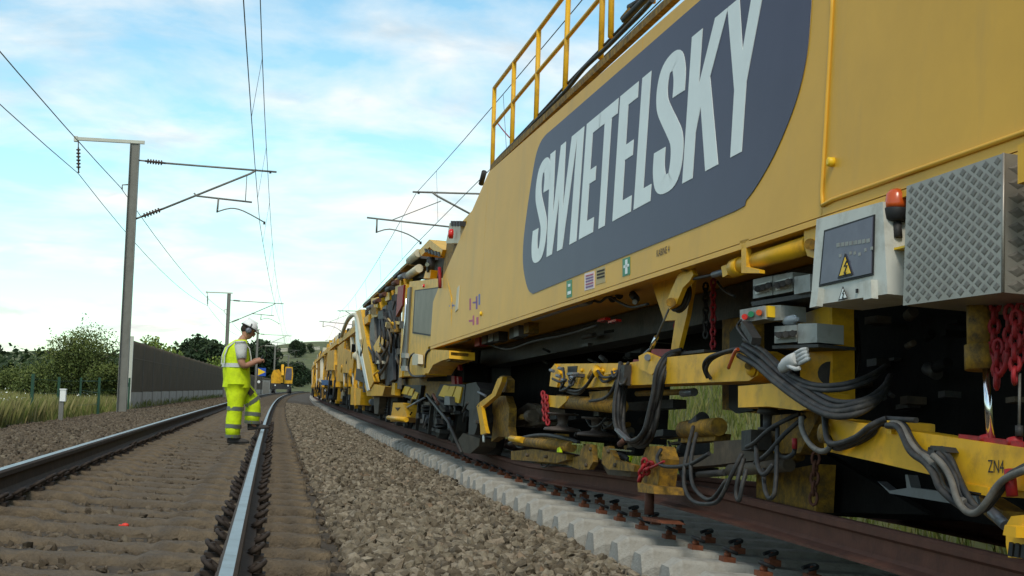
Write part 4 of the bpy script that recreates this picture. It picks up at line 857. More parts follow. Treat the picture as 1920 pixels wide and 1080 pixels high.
# lower boom with fittings
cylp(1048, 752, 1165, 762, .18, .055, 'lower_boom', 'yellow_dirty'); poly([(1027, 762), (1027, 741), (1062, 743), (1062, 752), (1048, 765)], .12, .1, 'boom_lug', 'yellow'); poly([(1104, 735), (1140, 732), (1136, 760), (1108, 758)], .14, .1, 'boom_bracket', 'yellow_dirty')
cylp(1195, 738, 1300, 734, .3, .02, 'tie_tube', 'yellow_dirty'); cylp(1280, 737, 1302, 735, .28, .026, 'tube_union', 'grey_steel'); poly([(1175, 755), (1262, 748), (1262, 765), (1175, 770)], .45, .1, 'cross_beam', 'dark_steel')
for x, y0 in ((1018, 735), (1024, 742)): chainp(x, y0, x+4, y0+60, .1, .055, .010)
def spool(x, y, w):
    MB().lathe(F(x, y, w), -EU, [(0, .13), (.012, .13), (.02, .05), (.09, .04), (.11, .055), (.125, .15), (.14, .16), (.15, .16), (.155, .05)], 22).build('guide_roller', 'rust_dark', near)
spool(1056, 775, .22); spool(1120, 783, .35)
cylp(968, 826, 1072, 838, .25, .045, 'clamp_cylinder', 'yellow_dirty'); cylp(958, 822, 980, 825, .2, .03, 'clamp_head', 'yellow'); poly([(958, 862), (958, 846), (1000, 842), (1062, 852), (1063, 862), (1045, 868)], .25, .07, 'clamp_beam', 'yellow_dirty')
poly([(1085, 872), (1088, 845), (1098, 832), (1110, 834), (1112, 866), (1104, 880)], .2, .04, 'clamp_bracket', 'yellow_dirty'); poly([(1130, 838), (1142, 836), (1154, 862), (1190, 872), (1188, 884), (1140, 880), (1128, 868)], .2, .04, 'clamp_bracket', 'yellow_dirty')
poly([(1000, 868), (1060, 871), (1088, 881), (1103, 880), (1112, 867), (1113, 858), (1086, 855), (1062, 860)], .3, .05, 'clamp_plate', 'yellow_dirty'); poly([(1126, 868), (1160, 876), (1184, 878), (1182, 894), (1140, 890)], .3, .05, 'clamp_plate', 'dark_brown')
for x, y in ((1096, 872), (1104, 842), (1138, 846), (1150, 872), (1020, 856), (985, 853)): MB().lathe(F(x, y, .18), EL, [(0, .008), (.006, .016), (.03, .016)], 8).build('bolt', 'dark_brown', near)
MB().bar(F(1146, 842, .15), F(1186, 846, .15), .02, .01, EU).build('scraper', 'chrome', near); MB().bar(F(1074, 832, .15), F(1096, 834, .15), .02, .01, EU).build('scraper', 'chrome', near)
poly([(1172, 870), (1178, 870), (1182, 855), (1176, 855)], .3, .02, 'reflective_tag', 'hivis'); poly([(1044, 848), (1050, 848), (1049, 838), (1045, 840)], .2, .02, 'reflective_tag', 'hivis')
hose([(955, 832, .3), (985, 820, .25), (1020, 816, .25), (1060, 822, .25), (1085, 830, .28)], .022)
# hose loops
bundle([(1170, 682, .1), (1166, 720, .06), (1161, 765, .04), (1163, 800, .03), (1176, 825, .03), (1196, 832, .03), (1213, 815, .03), (1224, 780, .04), (1232, 740, .05), (1240, 700, .06), (1256, 670, .12), (1285, 660, .2)], .019, 4, (5, 3))
bundle([(1178, 683, .1), (1172, 690, .08), (1150, 708, .08), (1130, 712, .08), (1118, 700, .08), (1100, 720, .07), (1085, 735, .06), (1064, 732, .06), (1052, 722, .07)], .014, 2, (0, 5))
hose([(1156, 712, .1), (1146, 735, .09), (1130, 748, .09), (1106, 752, .1)], .014); hose([(1056, 690, .06), (1058, 715, .05), (1050, 732, .06), (1066, 726, .05), (1078, 705, .05)], .012); hose([(1036, 710, .06), (1050, 716, .04), (1062, 712, .05)], .012)
poly([(1162, 722), (1169, 722), (1171, 684), (1164, 685)], .06, .05, 'hose_clamp', 'dark_steel'); MB().bar(F(1156, 805, .0), F(1178, 825, .0), .03, .015, EU).build('hose_clamp', 'grey_steel', near); cylp(1162, 833, 1172, 824, .0, .02, 'hose_nozzle', 'rust')
bundle([(1330, 710, .1), (1322, 690, .06), (1330, 672, .05), (1352, 662, .06), (1380, 655, .08), (1392, 655, .1)], .013, 2, (5, 4))
bundle([(1391, 651, .08), (1425, 672, .03), (1458, 704, .0), (1510, 742, -.02), (1560, 765, -.02), (1610, 762, .02), (1650, 742, .15), (1664, 715, .3)], .018, 4, (4, -9))
bundle([(1430, 660, .08), (1475, 700, .05), (1520, 722, .03), (1575, 728, .05), (1630, 710, .2), (1660, 690, .4)], .015, 2, (3, -8))
hose([(1384, 655, .05), (1378, 660, .05), (1366, 690, .08)], .012, 'orange_rag', 'orange')
bundle([(1545, 600, .4), (1548, 660, .4), (1560, 700, .4), (1590, 708, .42), (1600, 660, .45), (1595, 600, .5)], .016, 3, (9, 2))
hose([(1535, 590, .35), (1533, 640, .35), (1538, 700, .35), (1545, 745, .3)], .014)
# lower clutter in front of the gap
poly([(1196, 915), (1200, 870), (1212, 838), (1232, 836), (1240, 860), (1232, 920)], .1, .12, 'rail_lifter', 'yellow_dirty'); poly([(1195, 905), (1225, 912), (1226, 926), (1196, 922)], .02, .2, 'rail_lifter_foot', 'yellow_dirty'); cylp(1218, 918, 1217, 965, .14, .032, 'lifting_pin', 'rust'); poly([(1202, 968), (1232, 974), (1244, 982), (1208, 976)], .1, .15, 'lifting_plate', 'rust_orange'); MB().bar(F(1206, 918, .1), F(1230, 924, .1), .04, .012, EU).build('pin_collar', 'chrome', near)
for x0, y0, x1, y1 in ((1210, 862, 1198, 905), (1222, 868, 1208, 892)): chainp(x0, y0, x1, y1, .06, .06, .011)
cylp(1282, 806, 1348, 800, .25, .055, 'hydraulic_motor', 'yellow_dirty'); cylp(1300, 800, 1318, 785, .25, .045, 'motor_port', 'dark_steel'); poly([(1276, 830), (1340, 826), (1342, 812), (1278, 815)], .25, .1, 'motor_mount', 'yellow_dirty')
poly([(1232, 862), (1338, 850), (1338, 828), (1420, 822), (1424, 862), (1340, 872), (1236, 880)], .22, .12, 'slewing_beam', 'dark_brown'); poly([(1390, 845), (1408, 842), (1408, 805), (1390, 808)], .15, .12, 'slewing_post', 'dark_steel')
cylp(1310, 890, 1360, 886, .2, .02, 'tie_tube', 'dark_steel'); cylp(1370, 882, 1480, 872, .22, .035, 'tie_tube', 'dark_brown')
for pts in ([(1240, 842, .1), (1232, 860, .06), (1245, 874, .05), (1290, 872, .05), (1330, 850, .08)], [(1300, 800, .15), (1290, 840, .08), (1283, 880, .04), (1284, 915, .03), (1300, 940, .03), (1330, 945, .03), (1350, 935, .04), (1372, 890, .06), (1392, 850, .1)], [(1306, 812, .12), (1296, 860, .06), (1298, 905, .04), (1315, 930, .04), (1336, 935, .04), (1362, 900, .05)],
            [(1395, 860, .1), (1384, 895, .05), (1380, 925, .04), (1386, 938, .04), (1392, 910, .05), (1400, 880, .08)], [(1500, 775, .2), (1450, 800, .1), (1415, 830, .08), (1400, 838, .1)], [(1510, 780, .2), (1470, 815, .12), (1440, 850, .08), (1416, 868, .1)], [(1418, 830, .1), (1420, 870, .06), (1432, 890, .05), (1450, 870, .08)],
            [(1432, 880, .1), (1434, 915, .06), (1442, 934, .05), (1452, 925, .05), (1456, 880, .08), (1458, 800, .12)], [(1455, 845, .15), (1470, 858, .12), (1488, 850, .12), (1490, 825, .15)]): hose(pts, .014)
cylp(1490, 842, 1490, 822, .12, .013, 'hose_end', 'red'); hose([(1205, 880, .08), (1225, 875, .05), (1245, 865, .05)], .01, 'strap', 'red')
cylp(1556, 700, 1556, 701, .3, .06, 'swivel', 'dark_steel', .5)
# far part of the machine: grey tank plate, running gear next to it
poly([(875, 728), (875, 672), (898, 662), (922, 661), (922, 732)], .75, .4, 'tank', 'grey_steel')
def gpoly(pts, u, t, name, m, parent): return MB().prism([G(x, y, u) for x, y in pts], (t, 0, -.05*t)).build(name, m, parent)
def gtube(pts, r, name, m, parent, k=1, n=8): return MB().tube([G(x, y, u) for x, y, u in pts], r, n, k).build(name, m, parent)
def wheel(s, u, r, parent):
    z = railhead(u) + .04 + r; p = P(s, u-.02, z)
    w_ = MB().lathe(p + Vector((-.07, 0, 0)), (1, 0, -.05), [(0, r*.25), (.0, r*.55), (.02, r*.8), (.0, r*.86), (.0, r), (.12, r*1.0), (.125, r*1.06), (.15, r*1.05), (.15, r*.3)], 26).build('wheel', 'dark_steel', parent)
    MB().lathe(p + Vector((-.12, 0, 0)), (1, 0, -.05), [(0, .05), (.02, .09), (.08, .1)], 12).build('hub', 'yellow_dirty', w_); return w_
wheel(16.3, 2.7, .33, near); wheel(16.3, 4.22, .33, near); wheel(13.2, 4.22, .3, near)
MB().cyl(P(16.3, 2.7, 1.08), P(16.3, 4.22, 1.0), .07, 10).build('axle', 'dark_steel', near)
gpoly([(921, 828), (926, 780), (914, 755), (920, 744), (948, 742), (955, 765), (953, 800), (956, 820), (935, 818)], 2.45, .08, 'axle_guard', 'yellow_dirty', near)
ar = gpoly([(893, 763), (897, 756), (922, 738), (933, 710), (942, 706), (940, 716), (929, 742), (902, 765)], 2.30, .05, 'swing_arm', 'yellow', near); gpoly([(894, 763), (902, 762), (908, 797), (912, 812), (901, 815), (900, 798)], 2.28, .04, 'swing_link', 'yellow', near)
gtube([(907, 812, 2.3), (907, 829, 2.3)], .014, 'arm_pin', 'letter_white', near); gpoly([(940, 735), (950, 735), (951, 712), (944, 704), (936, 706)], 2.4, .08, 'arm_pivot', 'yellow_dirty', near)
gtube([(897, 735, 2.3), (910, 742, 2.3)], .015, 'arm_rod', 'grey_steel', near); gpoly([(900, 760), (902, 722), (910, 722), (914, 735), (906, 760)], 2.42, .05, 'arm_plate', 'yellow_dirty', near)
for q in ([(985, 770), (1015, 765), (1015, 795), (985, 800)], [(960, 775), (990, 755), (1005, 760), (1005, 790), (965, 800)]): poly(q, .6, .25, 'gear_housing', 'dark_brown')
cylp(970, 783, 985, 781, .5, .03, 'shaft', 'yellow_dirty'); cylp(992, 780, 1000, 780, .5, .06, 'gear_case', 'dark_brown')
# things left lying on the machine
bt = MB().lathe(F(1474, 602, .14), -EF, [(0, .022), (.01, .026), (.10, .026), (.12, .012), (.14, .011)], 12).build('water_bottle', 'plastic_clear', label='clear plastic water bottle lying on the grey connector box', cat='bottle', loc=F(1474, 602, .14))
b = MB(); gp = [F(1468, 690, .02), F(1480, 680, .02), F(1496, 672, .02)]; b.tube(gp, [.03, .036, .038, .03], 8, 3)
for k in range(4): b.tube([F(1490+k*3, 664+k*6, .02), F(1504+k*3, 656+k*6, .01), F(1514+k*1, 655+k*6, .02)], .011, 6, 2)
b.tube([F(1478, 686, .0), F(1492, 692, .0), F(1500, 690, .01)], .011, 6, 2); b.build('work_glove', 'glove', label='pale grey work glove hung over the dark hoses', cat='glove', loc=gp[1])

# small working parts crowding the underside
def greeble(n, x0, x1, y0, y1, w0, w1, ms, size=(8, 26), hoses=True):
    for i in range(n):
        x, y, w = random.uniform(x0, x1), random.uniform(y0, y1), random.uniform(w0, w1); a, c = random.uniform(*size), random.uniform(*size)*.6; m = random.choice(ms); k = random.random()
        if k < .45: poly([(x, y+c), (x+a, y+c-a*.15), (x+a, y-a*.15), (x, y)], w, random.uniform(.04, .15), random.choice(['bracket', 'valve_block', 'cover_plate']), m)
        elif k < .75 or not hoses: cylp(x, y, x+a*random.uniform(.5, 1.2), y+random.uniform(-12, 12), w, random.uniform(.012, .035), random.choice(['pipe', 'small_ram', 'spindle']), m)
        else: hose([(x, y, w), (x+a*.4, y+c*1.5, w-.03), (x+a, y+c*1.2, w-.03), (x+a*1.5, y-c*.3, w)], .011)
DK = ['dark_steel', 'dark_brown', 'under_shade', 'yellow_dirty', 'dark_steel']
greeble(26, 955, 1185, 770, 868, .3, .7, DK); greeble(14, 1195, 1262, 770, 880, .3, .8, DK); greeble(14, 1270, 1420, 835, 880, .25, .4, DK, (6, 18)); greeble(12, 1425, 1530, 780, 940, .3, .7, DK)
greeble(26, 1560, 1900, 590, 770, .5, .85, ['dark_steel', 'dark_steel', 'dark_brown', 'under_shade'], hoses=False); greeble(18, 900, 1250, 590, 690, .5, .9, ['dark_steel', 'under_shade', 'dark_steel'], hoses=False); greeble(10, 1040, 1165, 690, 720, .06, .1, ['yellow', 'dark_steel', 'grey_steel', 'yellow_dirty'], (5, 12))
# ================================================================ the wagons behind
def gbox(s0, s1, u0, u1, z0, z1, name, m, parent):
    b = MB(); q = [P(s0, u0, z0), P(s1, u0, z0), P(s1, u1, z0-.05*(u1-u0)), P(s0, u1, z0-.05*(u1-u0))]; b.prism(q, (.05*(z1-z0), 0, z1-z0)); return b.build(name, m, parent)
def bogie(s, parent, m='dark_steel', detail=True, wb=1.8, r=.42):
    fr = gbox(s-wb/2-.5, s+wb/2+.5, 2.42, 2.56, 1.28, 1.48, 'bogie_frame', m, parent)
    gbox(s-wb/2-.5, s+wb/2+.5, 4.36, 4.5, 1.18, 1.38, 'bogie_frame', m, parent); gbox(s-.2, s+.2, 2.56, 4.36, 1.25, 1.42, 'bolster', m, parent)
    for d in (-wb/2, wb/2):
        for u in (2.72, 4.22): wheel(s+d, u, r, parent)
        MB().cyl(P(s+d, 2.72, .77+r), P(s+d, 4.22, .70+r), .08, 8).build('axle', m, parent)
        gbox(s+d-.16, s+d+.16, 2.34, 2.56, 1.0, 1.3, 'axle_box', m, parent)
        if detail:
            for e in (-.33, .33):
                b = MB(); p = P(s+d+e, 2.42, .98); pts = []
                for k in range(49): a = k/8*2*math.pi; pts.append(p + Vector((.09*math.cos(a), .09*math.sin(a), .32*k/48)))
                b.tube(pts, .018, 5); b.build('coil_spring', m, fr)
            gbox(s+d-.5, s+d+.5, 2.36, 2.5, .93, .98, 'spring_tray', m, fr)
            b = MB(); b.bar(P(s+d-.1, 2.3, 1.45), P(s+d+.25, 2.3, .9), .05, .06); b.build('brake_hanger', m, fr)
def wagon(s0, s1, label, zfloor=1.55, ztop=2.95, core=True):
    t = thing('work_wagon', label, 'rail wagon', P(s0, UR, .75), 'work wagons of the yellow train')
    gbox(s0+.1, s1-.1, 2.35, 4.6, zfloor-.12, zfloor+.18, 'main_frame', 'yellow_dirty', t)
    if core: gbox(s0+.3, s1-.3, 2.62, 4.3, zfloor+.18, ztop, 'machinery_core', 'under_shade', t); gbox(s0+2.5, s1-2.5, 2.7, 4.2, .95, zfloor-.12, 'belly_machinery', 'under_shade', t)
    return t
w2 = wagon(17.2, 30.0, 'cab wagon with grey window right behind the lettered machine', ztop=2.9)
# bogie shared view under the cab end
bogie(20.6, w2); bogie(28.2, w2)
gpoly([(752, 706), (760, 600), (768, 528), (838, 520), (846, 560), (846, 636), (803, 650), (797, 702)], 2.05, 1.9, 'cab', 'yellow', w2)
gpoly([(773, 625), (777.5, 544), (828, 537.5), (828, 622), (806, 630)], 2.042, .006, 'window_seal', 'black', w2); gpoly([(775, 622), (779, 546), (826, 540), (826, 622), (806, 627)], 2.035, .012, 'window', 'window_grey', w2); gpoly([(754, 690), (764, 540), (769, 538), (760, 692)], 2.02, .03, 'door_frame', 'galv', w2); gpoly([(748, 708), (757, 535), (762, 533), (754, 706)], 2.03, .05, 'door_post', 'yellow', w2)
gtube([(762, 560, 2.0), (757, 640, 2.0), (752, 690, 2.0)], .014, 'grab_rail', 'chrome', w2)
for y in (662, 686): gpoly([(752, y), (760, y), (760, y+9), (752, y+9)], 1.99, .08, 'door_hinge', 'grey_paint', w2)
gpoly([(773, 684), (773, 666), (776, 663), (784, 665), (784, 682), (781, 685)], 1.97, .07, 'head_lamp', 'cream', w2); gtube([(776, 663, 2.0), (769, 670, 2.0), (766, 690, 2.0), (771, 703, 2.0), (782, 706, 2.0), (796, 705, 2.0)], .016, 'cable', 'hose', w2, 4)
gpoly([(797, 700), (801, 662), (808, 655), (842, 657), (842, 672), (828, 676), (812, 684), (803, 700)], 1.98, .3, 'fender', 'yellow', w2); gtube([(797, 690, 1.97), (799, 664, 1.97), (806, 655, 1.97)], .014, 'fender_edge', 'hose', w2, 3); gpoly([(836, 678), (844, 676), (846, 660), (838, 660)], 2.0, .2, 'fender_bracket', 'yellow_dirty', w2)
gpoly([(803, 702), (812, 686), (830, 678), (870, 680), (870, 715), (800, 715)], 2.35, .3, 'wheel_arch', 'under_shade', w2)
cyl2 = MB().lathe(G(792, 536, 2.0), (1, 0, 0), [(0, .02), (.03, .03)], 8).build('marker_lamp', 'red_lens', w2)
gpoly([(836, 456), (843, 418), (864, 415), (862, 456)], 2.1, .5, 'lamp_bracket', 'cream', w2)
for k in range(4): gpoly([(845+5*k, 424), (847.5+5*k, 424), (847.5+5*k, 414), (845+5*k, 414)], 2.08, .55, 'bracket_slot', 'black', w2)
MB().lathe(G(840, 438, 2.0), (1, 0, 0), [(0, .03), (.02, .06), (.06, .06)], 12).build('tail_lamp', 'red_lens', w2); gpoly([(862, 456), (864, 418), (887, 393), (880, 420), (866, 470)], 2.15, .6, 'roof_panel', 'yellow', w2); gpoly([(831, 500), (838, 455), (862, 455), (845, 500), (830, 520)], 2.2, .5, 'roof_panel', 'yellow_dirty', w2)
gpoly([(785, 470), (805, 449), (830, 468), (826, 482), (805, 463), (790, 480)], 2.15, .7, 'conveyor_hood', 'yellow', w2)
for k in range(5): gpoly([(795+6*k, 466+k*1.5), (798+6*k, 466+k*1.5), (800+6*k, 473+k*2), (797+6*k, 473+k*2)], 2.13, .04, 'hood_slot', 'black', w2)
gpoly([(770, 522), (790, 480), (806, 464), (835, 480), (826, 520)], 2.5, .8, 'dark_block', 'dark_steel', w2); gpoly([(806, 467), (818, 450), (831, 462), (829, 480)], 2.3, .3, 'belt_flap', 'hose', w2)
MB().lathe(G(801, 496, 2.12), (1, 0, 0), [(0, .03), (.0, .07), (.02, .075), (.0, .095), (.0, .115), (.1, .115)], 20).build('fan_ring', 'dark_steel', w2); MB().cyl(G(801, 496, 2.08), G(801, 496, 2.14), .03, 10).build('fan_hub', 'chrome', w2)
gpoly([(794, 522), (798, 508), (808, 506), (806, 522)], 2.15, .1, 'fan_foot', 'yellow', w2)
for x0, y0, x1, y1 in ((766, 517, 786, 503), (768, 489, 785, 474)): gtube([(x0, y0, 2.15), (x1, y1, 2.15)], .065, 'air_tank', 'cream', w2, n=12)
gtube([(824, 502, 2.0), (825, 539, 2.0)], .022, 'hand_pole', 'red', w2)
gpoly([(742, 594), (746, 538), (757, 534), (754, 572)], 2.0, .06, 'red_tarp', 'red', w2)
for k in range(9):
    x = 694 + 5.6*k; t0, t1 = 602 - 6.2*k + random.uniform(-4, 4), 690 + 6*min(k, 5) + random.uniform(-10, 10); lean = random.uniform(-3, 3)
    gpoly([(x+lean, t1), (x+7+lean, t1-random.uniform(-3, 8)), (x+8.5, t0+30), (x+7, t0-5), (x, t0), (x-1.5, t0+40)], 2.08 + .05*(k % 3) + random.uniform(0, .03), .05, 'tarp', 'tarp' if k % 4 else 'hose_pale', w2)
for x0, y0, x1, y1 in ((716, 668, 728, 640), (706, 660, 714, 690), (726, 610, 733, 660), (714, 700, 728, 668)): gtube([(x0, y0, 2.04), ((x0+x1)/2+3, (y0+y1)/2, 2.0), (x1, y1, 2.04)], .024, 'rope_coil', 'dark_brown', w2, 3)
gpoly([(700, 650), (712, 628), (720, 640), (712, 660), (704, 662)], 2.04, .06, 'yellow_bag', 'yellow', w2); gpoly([(726, 607), (742, 604), (744, 622), (730, 628)], 2.04, .08, 'yellow_bag', 'yellow_dirty', w2)
gpoly([(666, 584), (676, 580), (701, 715), (692, 731), (672, 634)], 2.02, .12, 'diagonal_beam', 'yellow', w2); gpoly([(664, 588), (667, 584), (673, 634), (692, 731), (688, 733), (668, 640)], 2.01, .05, 'diagonal_edge', 'letter_white', w2)
gpoly([(676, 590), (702, 598), (699, 655), (684, 635)], 2.2, .2, 'side_sheet', 'grey_steel', w2); gpoly([(682, 715), (722, 725), (717, 742), (688, 742)], 2.05, .4, 'beam_foot', 'yellow', w2); gpoly([(700, 742), (712, 742), (709, 776), (702, 776)], 2.2, .15, 'stabiliser', 'dark_brown', w2)
for x0, x1, y0, y1 in ((741, 752, 523, 552), (696, 708, 560, 596), (722, 730, 545, 565)): gpoly([(x0, y1), (x1, y1-3), (x1, y0-3), (x0, y0)], 2.1, .2, 'frame_post', 'yellow', w2)
for k in range(7): x = 680 + 14*k; y = 573 - 14.5*k*.93; gpoly([(x, y+4), (x+13, y-9), (x+13, y-14), (x, y-2)], 2.12, .5, 'conveyor_frame', 'yellow_dirty' if k % 2 else 'dark_steel', w2)
for k in range(6): x = 690 + 12*k; y = 578 - 11.5*k; gtube([(x, y, 2.08), (x+9, y-4, 2.08)], .05, 'conveyor_roller', random.choice(['dark_steel', 'cream', 'grey_steel', 'rust']), w2)
for k in range(5): x = 712 + 7*k; gtube([(x, 600, 2.05), (x+2, 630, 2.03), (x+1, 650, 2.05)], .02, 'hose', 'hose', w2, 3)
# striped panels, buffer box, yellow box with a dark triangle
for q in ([(752, 738), (759, 724), (769, 726), (763, 740)], [(764, 741), (770, 728), (776, 729), (772, 742)], [(771, 748), (778, 734), (784, 737), (780, 748)], [(822, 742), (832, 722), (843, 724), (834, 745)], [(833, 746), (844, 724), (854, 724), (845, 750)], [(846, 752), (856, 724), (866, 726), (860, 756)]): gpoly(q, 2.27, .02, 'warning_stripe', 'sign_yellow', w2)
gpoly([(748, 742), (752, 722), (790, 722), (786, 752)], 2.29, .06, 'stripe_board', 'black', w2); gpoly([(815, 745), (826, 720), (872, 721), (868, 762), (846, 756)], 2.29, .06, 'stripe_board', 'black', w2)
bx_ = gpoly([(733, 784), (737, 755), (755, 755), (764, 782), (760, 790), (732, 790)], 2.15, .3, 'end_box', 'yellow', w2); gpoly([(740, 764), (750, 764), (745, 770)], 2.14, .012, 'triangle_mark', 'clip', bx_); gtube([(728, 783, 2.1), (762, 787, 2.1)], .04, 'step_tube', 'yellow', w2)
gpoly([(733, 740), (736, 718), (741, 718), (740, 741)], 2.15, .1, 'frame_post', 'yellow', w2); gtube([(764, 764, 2.2), (796, 746, 2.2)], .016, 'brake_rod', 'grey_steel', w2); gtube([(800, 740, 2.2), (840, 790, 2.2), (866, 850, 2.25)], .022, 'brake_rod', 'dark_steel', w2); gtube([(812, 740, 2.18), (822, 758, 2.18)], .02, 'brake_rod', 'rust', w2)
gpoly([(866, 760), (874, 720), (892, 716), (900, 730), (897, 790), (890, 815), (878, 815), (880, 770)], 2.3, .2, 'axle_horn', 'dark_steel', w2); gpoly([(855, 830), (868, 812), (900, 822), (898, 836), (882, 850), (866, 848)], 2.4, .2, 'sand_box', 'dark_brown', w2)
for q in ([(846, 705), (852, 705), (853, 722), (847, 722)], [(856, 706), (859, 706), (860, 720), (857, 720)]): gpoly(q, 2.3, .05, 'brake_tap', 'red', w2)
gpoly([(858, 694), (862, 694), (860, 680), (858, 678)], 2.25, .04, 'brake_tap', 'red', w2)
def gclutter(n, x0, x1, y0, y1, u0, u1, ms, t):
    for i in range(n):
        x, y, u = random.uniform(x0, x1), random.uniform(y0, y1), random.uniform(u0, u1); a, c = random.uniform(4, 12), random.uniform(5, 18); m = random.choice(ms)
        if random.random() < .55: gpoly([(x, y+c), (x+a, y+c), (x+a*.9, y), (x+1, y-1)], u, random.uniform(.05, .15), random.choice(['bracket', 'cover_plate', 'valve_block']), m, t)
        else: gtube([(x, y, u), (x+random.uniform(-14, 14), y+c*1.3, u)], random.uniform(.012, .03), random.choice(['brake_rod', 'pipe', 'hanger']), m, t)
gclutter(40, 762, 890, 732, 790, 2.2, 2.45, ['dark_steel', 'dark_steel', 'dark_brown', 'grey_steel', 'under_shade'], w2)
gclutter(26, 684, 750, 560, 700, 2.0, 2.06, ['dark_steel', 'yellow_dirty', 'dark_brown', 'yellow', 'cream', 'hose'], w2)
gclutter(24, 690, 800, 500, 590, 2.05, 2.2, ['dark_steel', 'yellow_dirty', 'dark_brown', 'yellow'], w2) if False else None
# further wagons: frames, panels, posts, pipes
def clutter(t, s0, s1, n, zf, zt, bright):
    ms = ['yellow_far']*5 + ['yellow_dirty']*2 + ['dark_steel', 'dark_steel', 'under_shade', 'grey_steel', 'tarp', 'cream', 'dark_brown', 'grey_paint']
    for i in range(int(n*1.8)):
        s = random.uniform(s0+.2, s1-1.2); L = random.uniform(.15, .9); z0 = random.uniform(.95, zt-.5); h = random.uniform(.2, .8); u = random.uniform(2.05, 2.4); m = random.choice(ms); k = random.random()
        z1_ = min(z0+h, zt+.35)
        if k < .5: gbox(s, s+L, u, u+.25, z0, z1_, random.choice(['side_panel', 'equipment_box', 'hatch']), m, t)
        elif k < .68: b = MB(); b.bar(P(s, u, z0), P(s+random.uniform(-.7, .7), u, z0+h*1.3), .09, .12); b.build('strut', m if m != 'tarp' else 'yellow_far', t)
        elif k < .84: b = MB(); b.cyl(P(s, u, z0+.2), P(s+L, u, z0+.2+random.uniform(-.2, .3)), random.uniform(.04, .13), 10); b.build('pipe', random.choice(['dark_steel', 'grey_steel', 'cream', 'yellow_far']), t)
        else: b = MB(); b.tube([P(s, u-.05, z1_), P(s+.3, u-.08, z0+.1), P(s+.7, u-.08, z0+.05), P(s+1.0, u-.05, z1_-.1)], .03, 6, 4); b.build('hose', 'hose', t)
    for i in range(int((s1-s0)/2.6)):
        s = s0 + .5 + 2.6*i; gbox(s, s+.14, 2.06, 2.22, zf, zt+.1, 'frame_post', 'yellow_far', t); b = MB(); b.bar(P(s+.1, 2.1, zf), P(s+2.4, 2.1, zt), .1, .12); b.build('brace', random.choice(['yellow_far', 'yellow_dirty', 'cream']), t)
    gbox(s0+.2, s1-.2, 2.04, 2.3, zt+.1, zt+.28, 'conveyor_frame', 'yellow_far', t)
    b = MB(); b.cyl(P(s0+1, 2.3, zt+.4), P(s1-1, 2.3, zt+.4), .1, 8); b.build('conveyor_tube', 'dark_steel', t)
    for i in range(int((s1-s0)/1.5)): s = s0+.6+1.5*i; gbox(s, s+.5, 2.1, 2.5, zt+.28, zt+random.uniform(.35, .62), 'conveyor_bracket', random.choice(['yellow_far', 'dark_steel', 'cream']), t)
for a, e, lab, n, zt in ((30.6, 47, 'first wagon behind the cab wagon, with leaning beams and yellow panels', 46, 2.95), (47.6, 65, 'middle yellow wagon of the train with a blue box on its side', 44, 3.0), (65.6, 84, 'fourth wagon back, a jumble of yellow frames', 36, 3.0), (84.6, 104, 'last visible yellow wagon at the far end of the train', 30, 2.9)):
    t = wagon(a, e, lab, ztop=zt); clutter(t, a, e, n, 1.6, zt, True); bogie(a+2.2, t, detail=False); bogie(e-2.2, t, detail=False)
    if a < 40:
        for q, m in (([(645, 653), (664, 663), (661, 699), (643, 699)], 'yellow_far'), ([(658, 725), (677, 730), (675, 759), (657, 759)], 'yellow'), ([(633, 650), (646, 640), (642, 715), (632, 715)], 'yellow_far'), ([(668, 690), (690, 705), (688, 720), (666, 712)], 'dark_steel')): gpoly(q, 2.04, .3, 'side_panel', m, t)
        gtube([(640, 630, 2.02), (652, 600, 2.02), (664, 590, 2.02), (672, 600, 2.02), (678, 640, 2.02)], .06, 'chute_frame', 'cream', t, 4); MB().lathe(G(661, 667, 2.0), (1, 0, 0), [(0, .05), (.08, .12), (.2, .12)], 12).build('work_lamp', 'cream', t)
    elif a < 60:
        gpoly([(602, 712), (618, 713), (617, 722), (603, 722)], 2.0, .4, 'blue_box', 'blue_box', t); gpoly([(614, 658), (627, 656), (626, 694), (612, 694)], 2.02, .3, 'side_panel', 'yellow_far', t)
# ---------------------------------------------------------------- small machine far down the left track
sp_ = P(152, UL, railhead(UL)); ex = thing('rail_excavator', 'small yellow road rail machine standing far down the left track', 'excavator', sp_)
def ebox(x0, x1, y0, y1, z0, z1, name, m): return MB().abox(sp_.x+x0, sp_.x+x1, sp_.y+y0, sp_.y+y1, sp_.z+z0, sp_.z+z1).build(name, m, ex)
ebox(-1.0, 1.0, 0, 3.4, .65, 1.05, 'chassis', 'dark_steel')
b = MB(); b.prism([(sp_.x+x, sp_.y+.3, sp_.z+z) for x, z in ((-1.15, 1.1), (-.1, 1.1), (-.1, 2.2), (-.35, 2.65), (-.95, 2.55), (-1.2, 1.9))], (0, 2.4, 0)); b.build('engine_cover', 'yellow_far', ex)
b = MB(); b.prism([(sp_.x+x, sp_.y-.1, sp_.z+z) for x, z in ((.25, 1.1), (1.15, 1.1), (1.2, 2.2), (1.1, 2.95), (.35, 2.95), (.25, 2.0))], (0, 1.5, 0)); cab_ = b.build('cab', 'yellow_far', ex)
b = MB(); b.prism([(sp_.x+x, sp_.y-.13, sp_.z+z) for x, z in ((.36, 1.5), (1.02, 1.5), (1.06, 2.2), (1.0, 2.8), (.44, 2.8), (.36, 2.0))], (0, .02, 0)); b.build('windscreen', 'window', cab_)
b = MB(); b.bar(sp_ + Vector((0, .2, 1.2)), sp_ + Vector((.02, 0, 3.1)), .32, .34, (0, 1, 0)); b.bar(sp_ + Vector((.02, 0, 3.1)), sp_ + Vector((.05, -1.2, 1.9)), .26, .28); b.build('boom', 'yellow_far', ex)
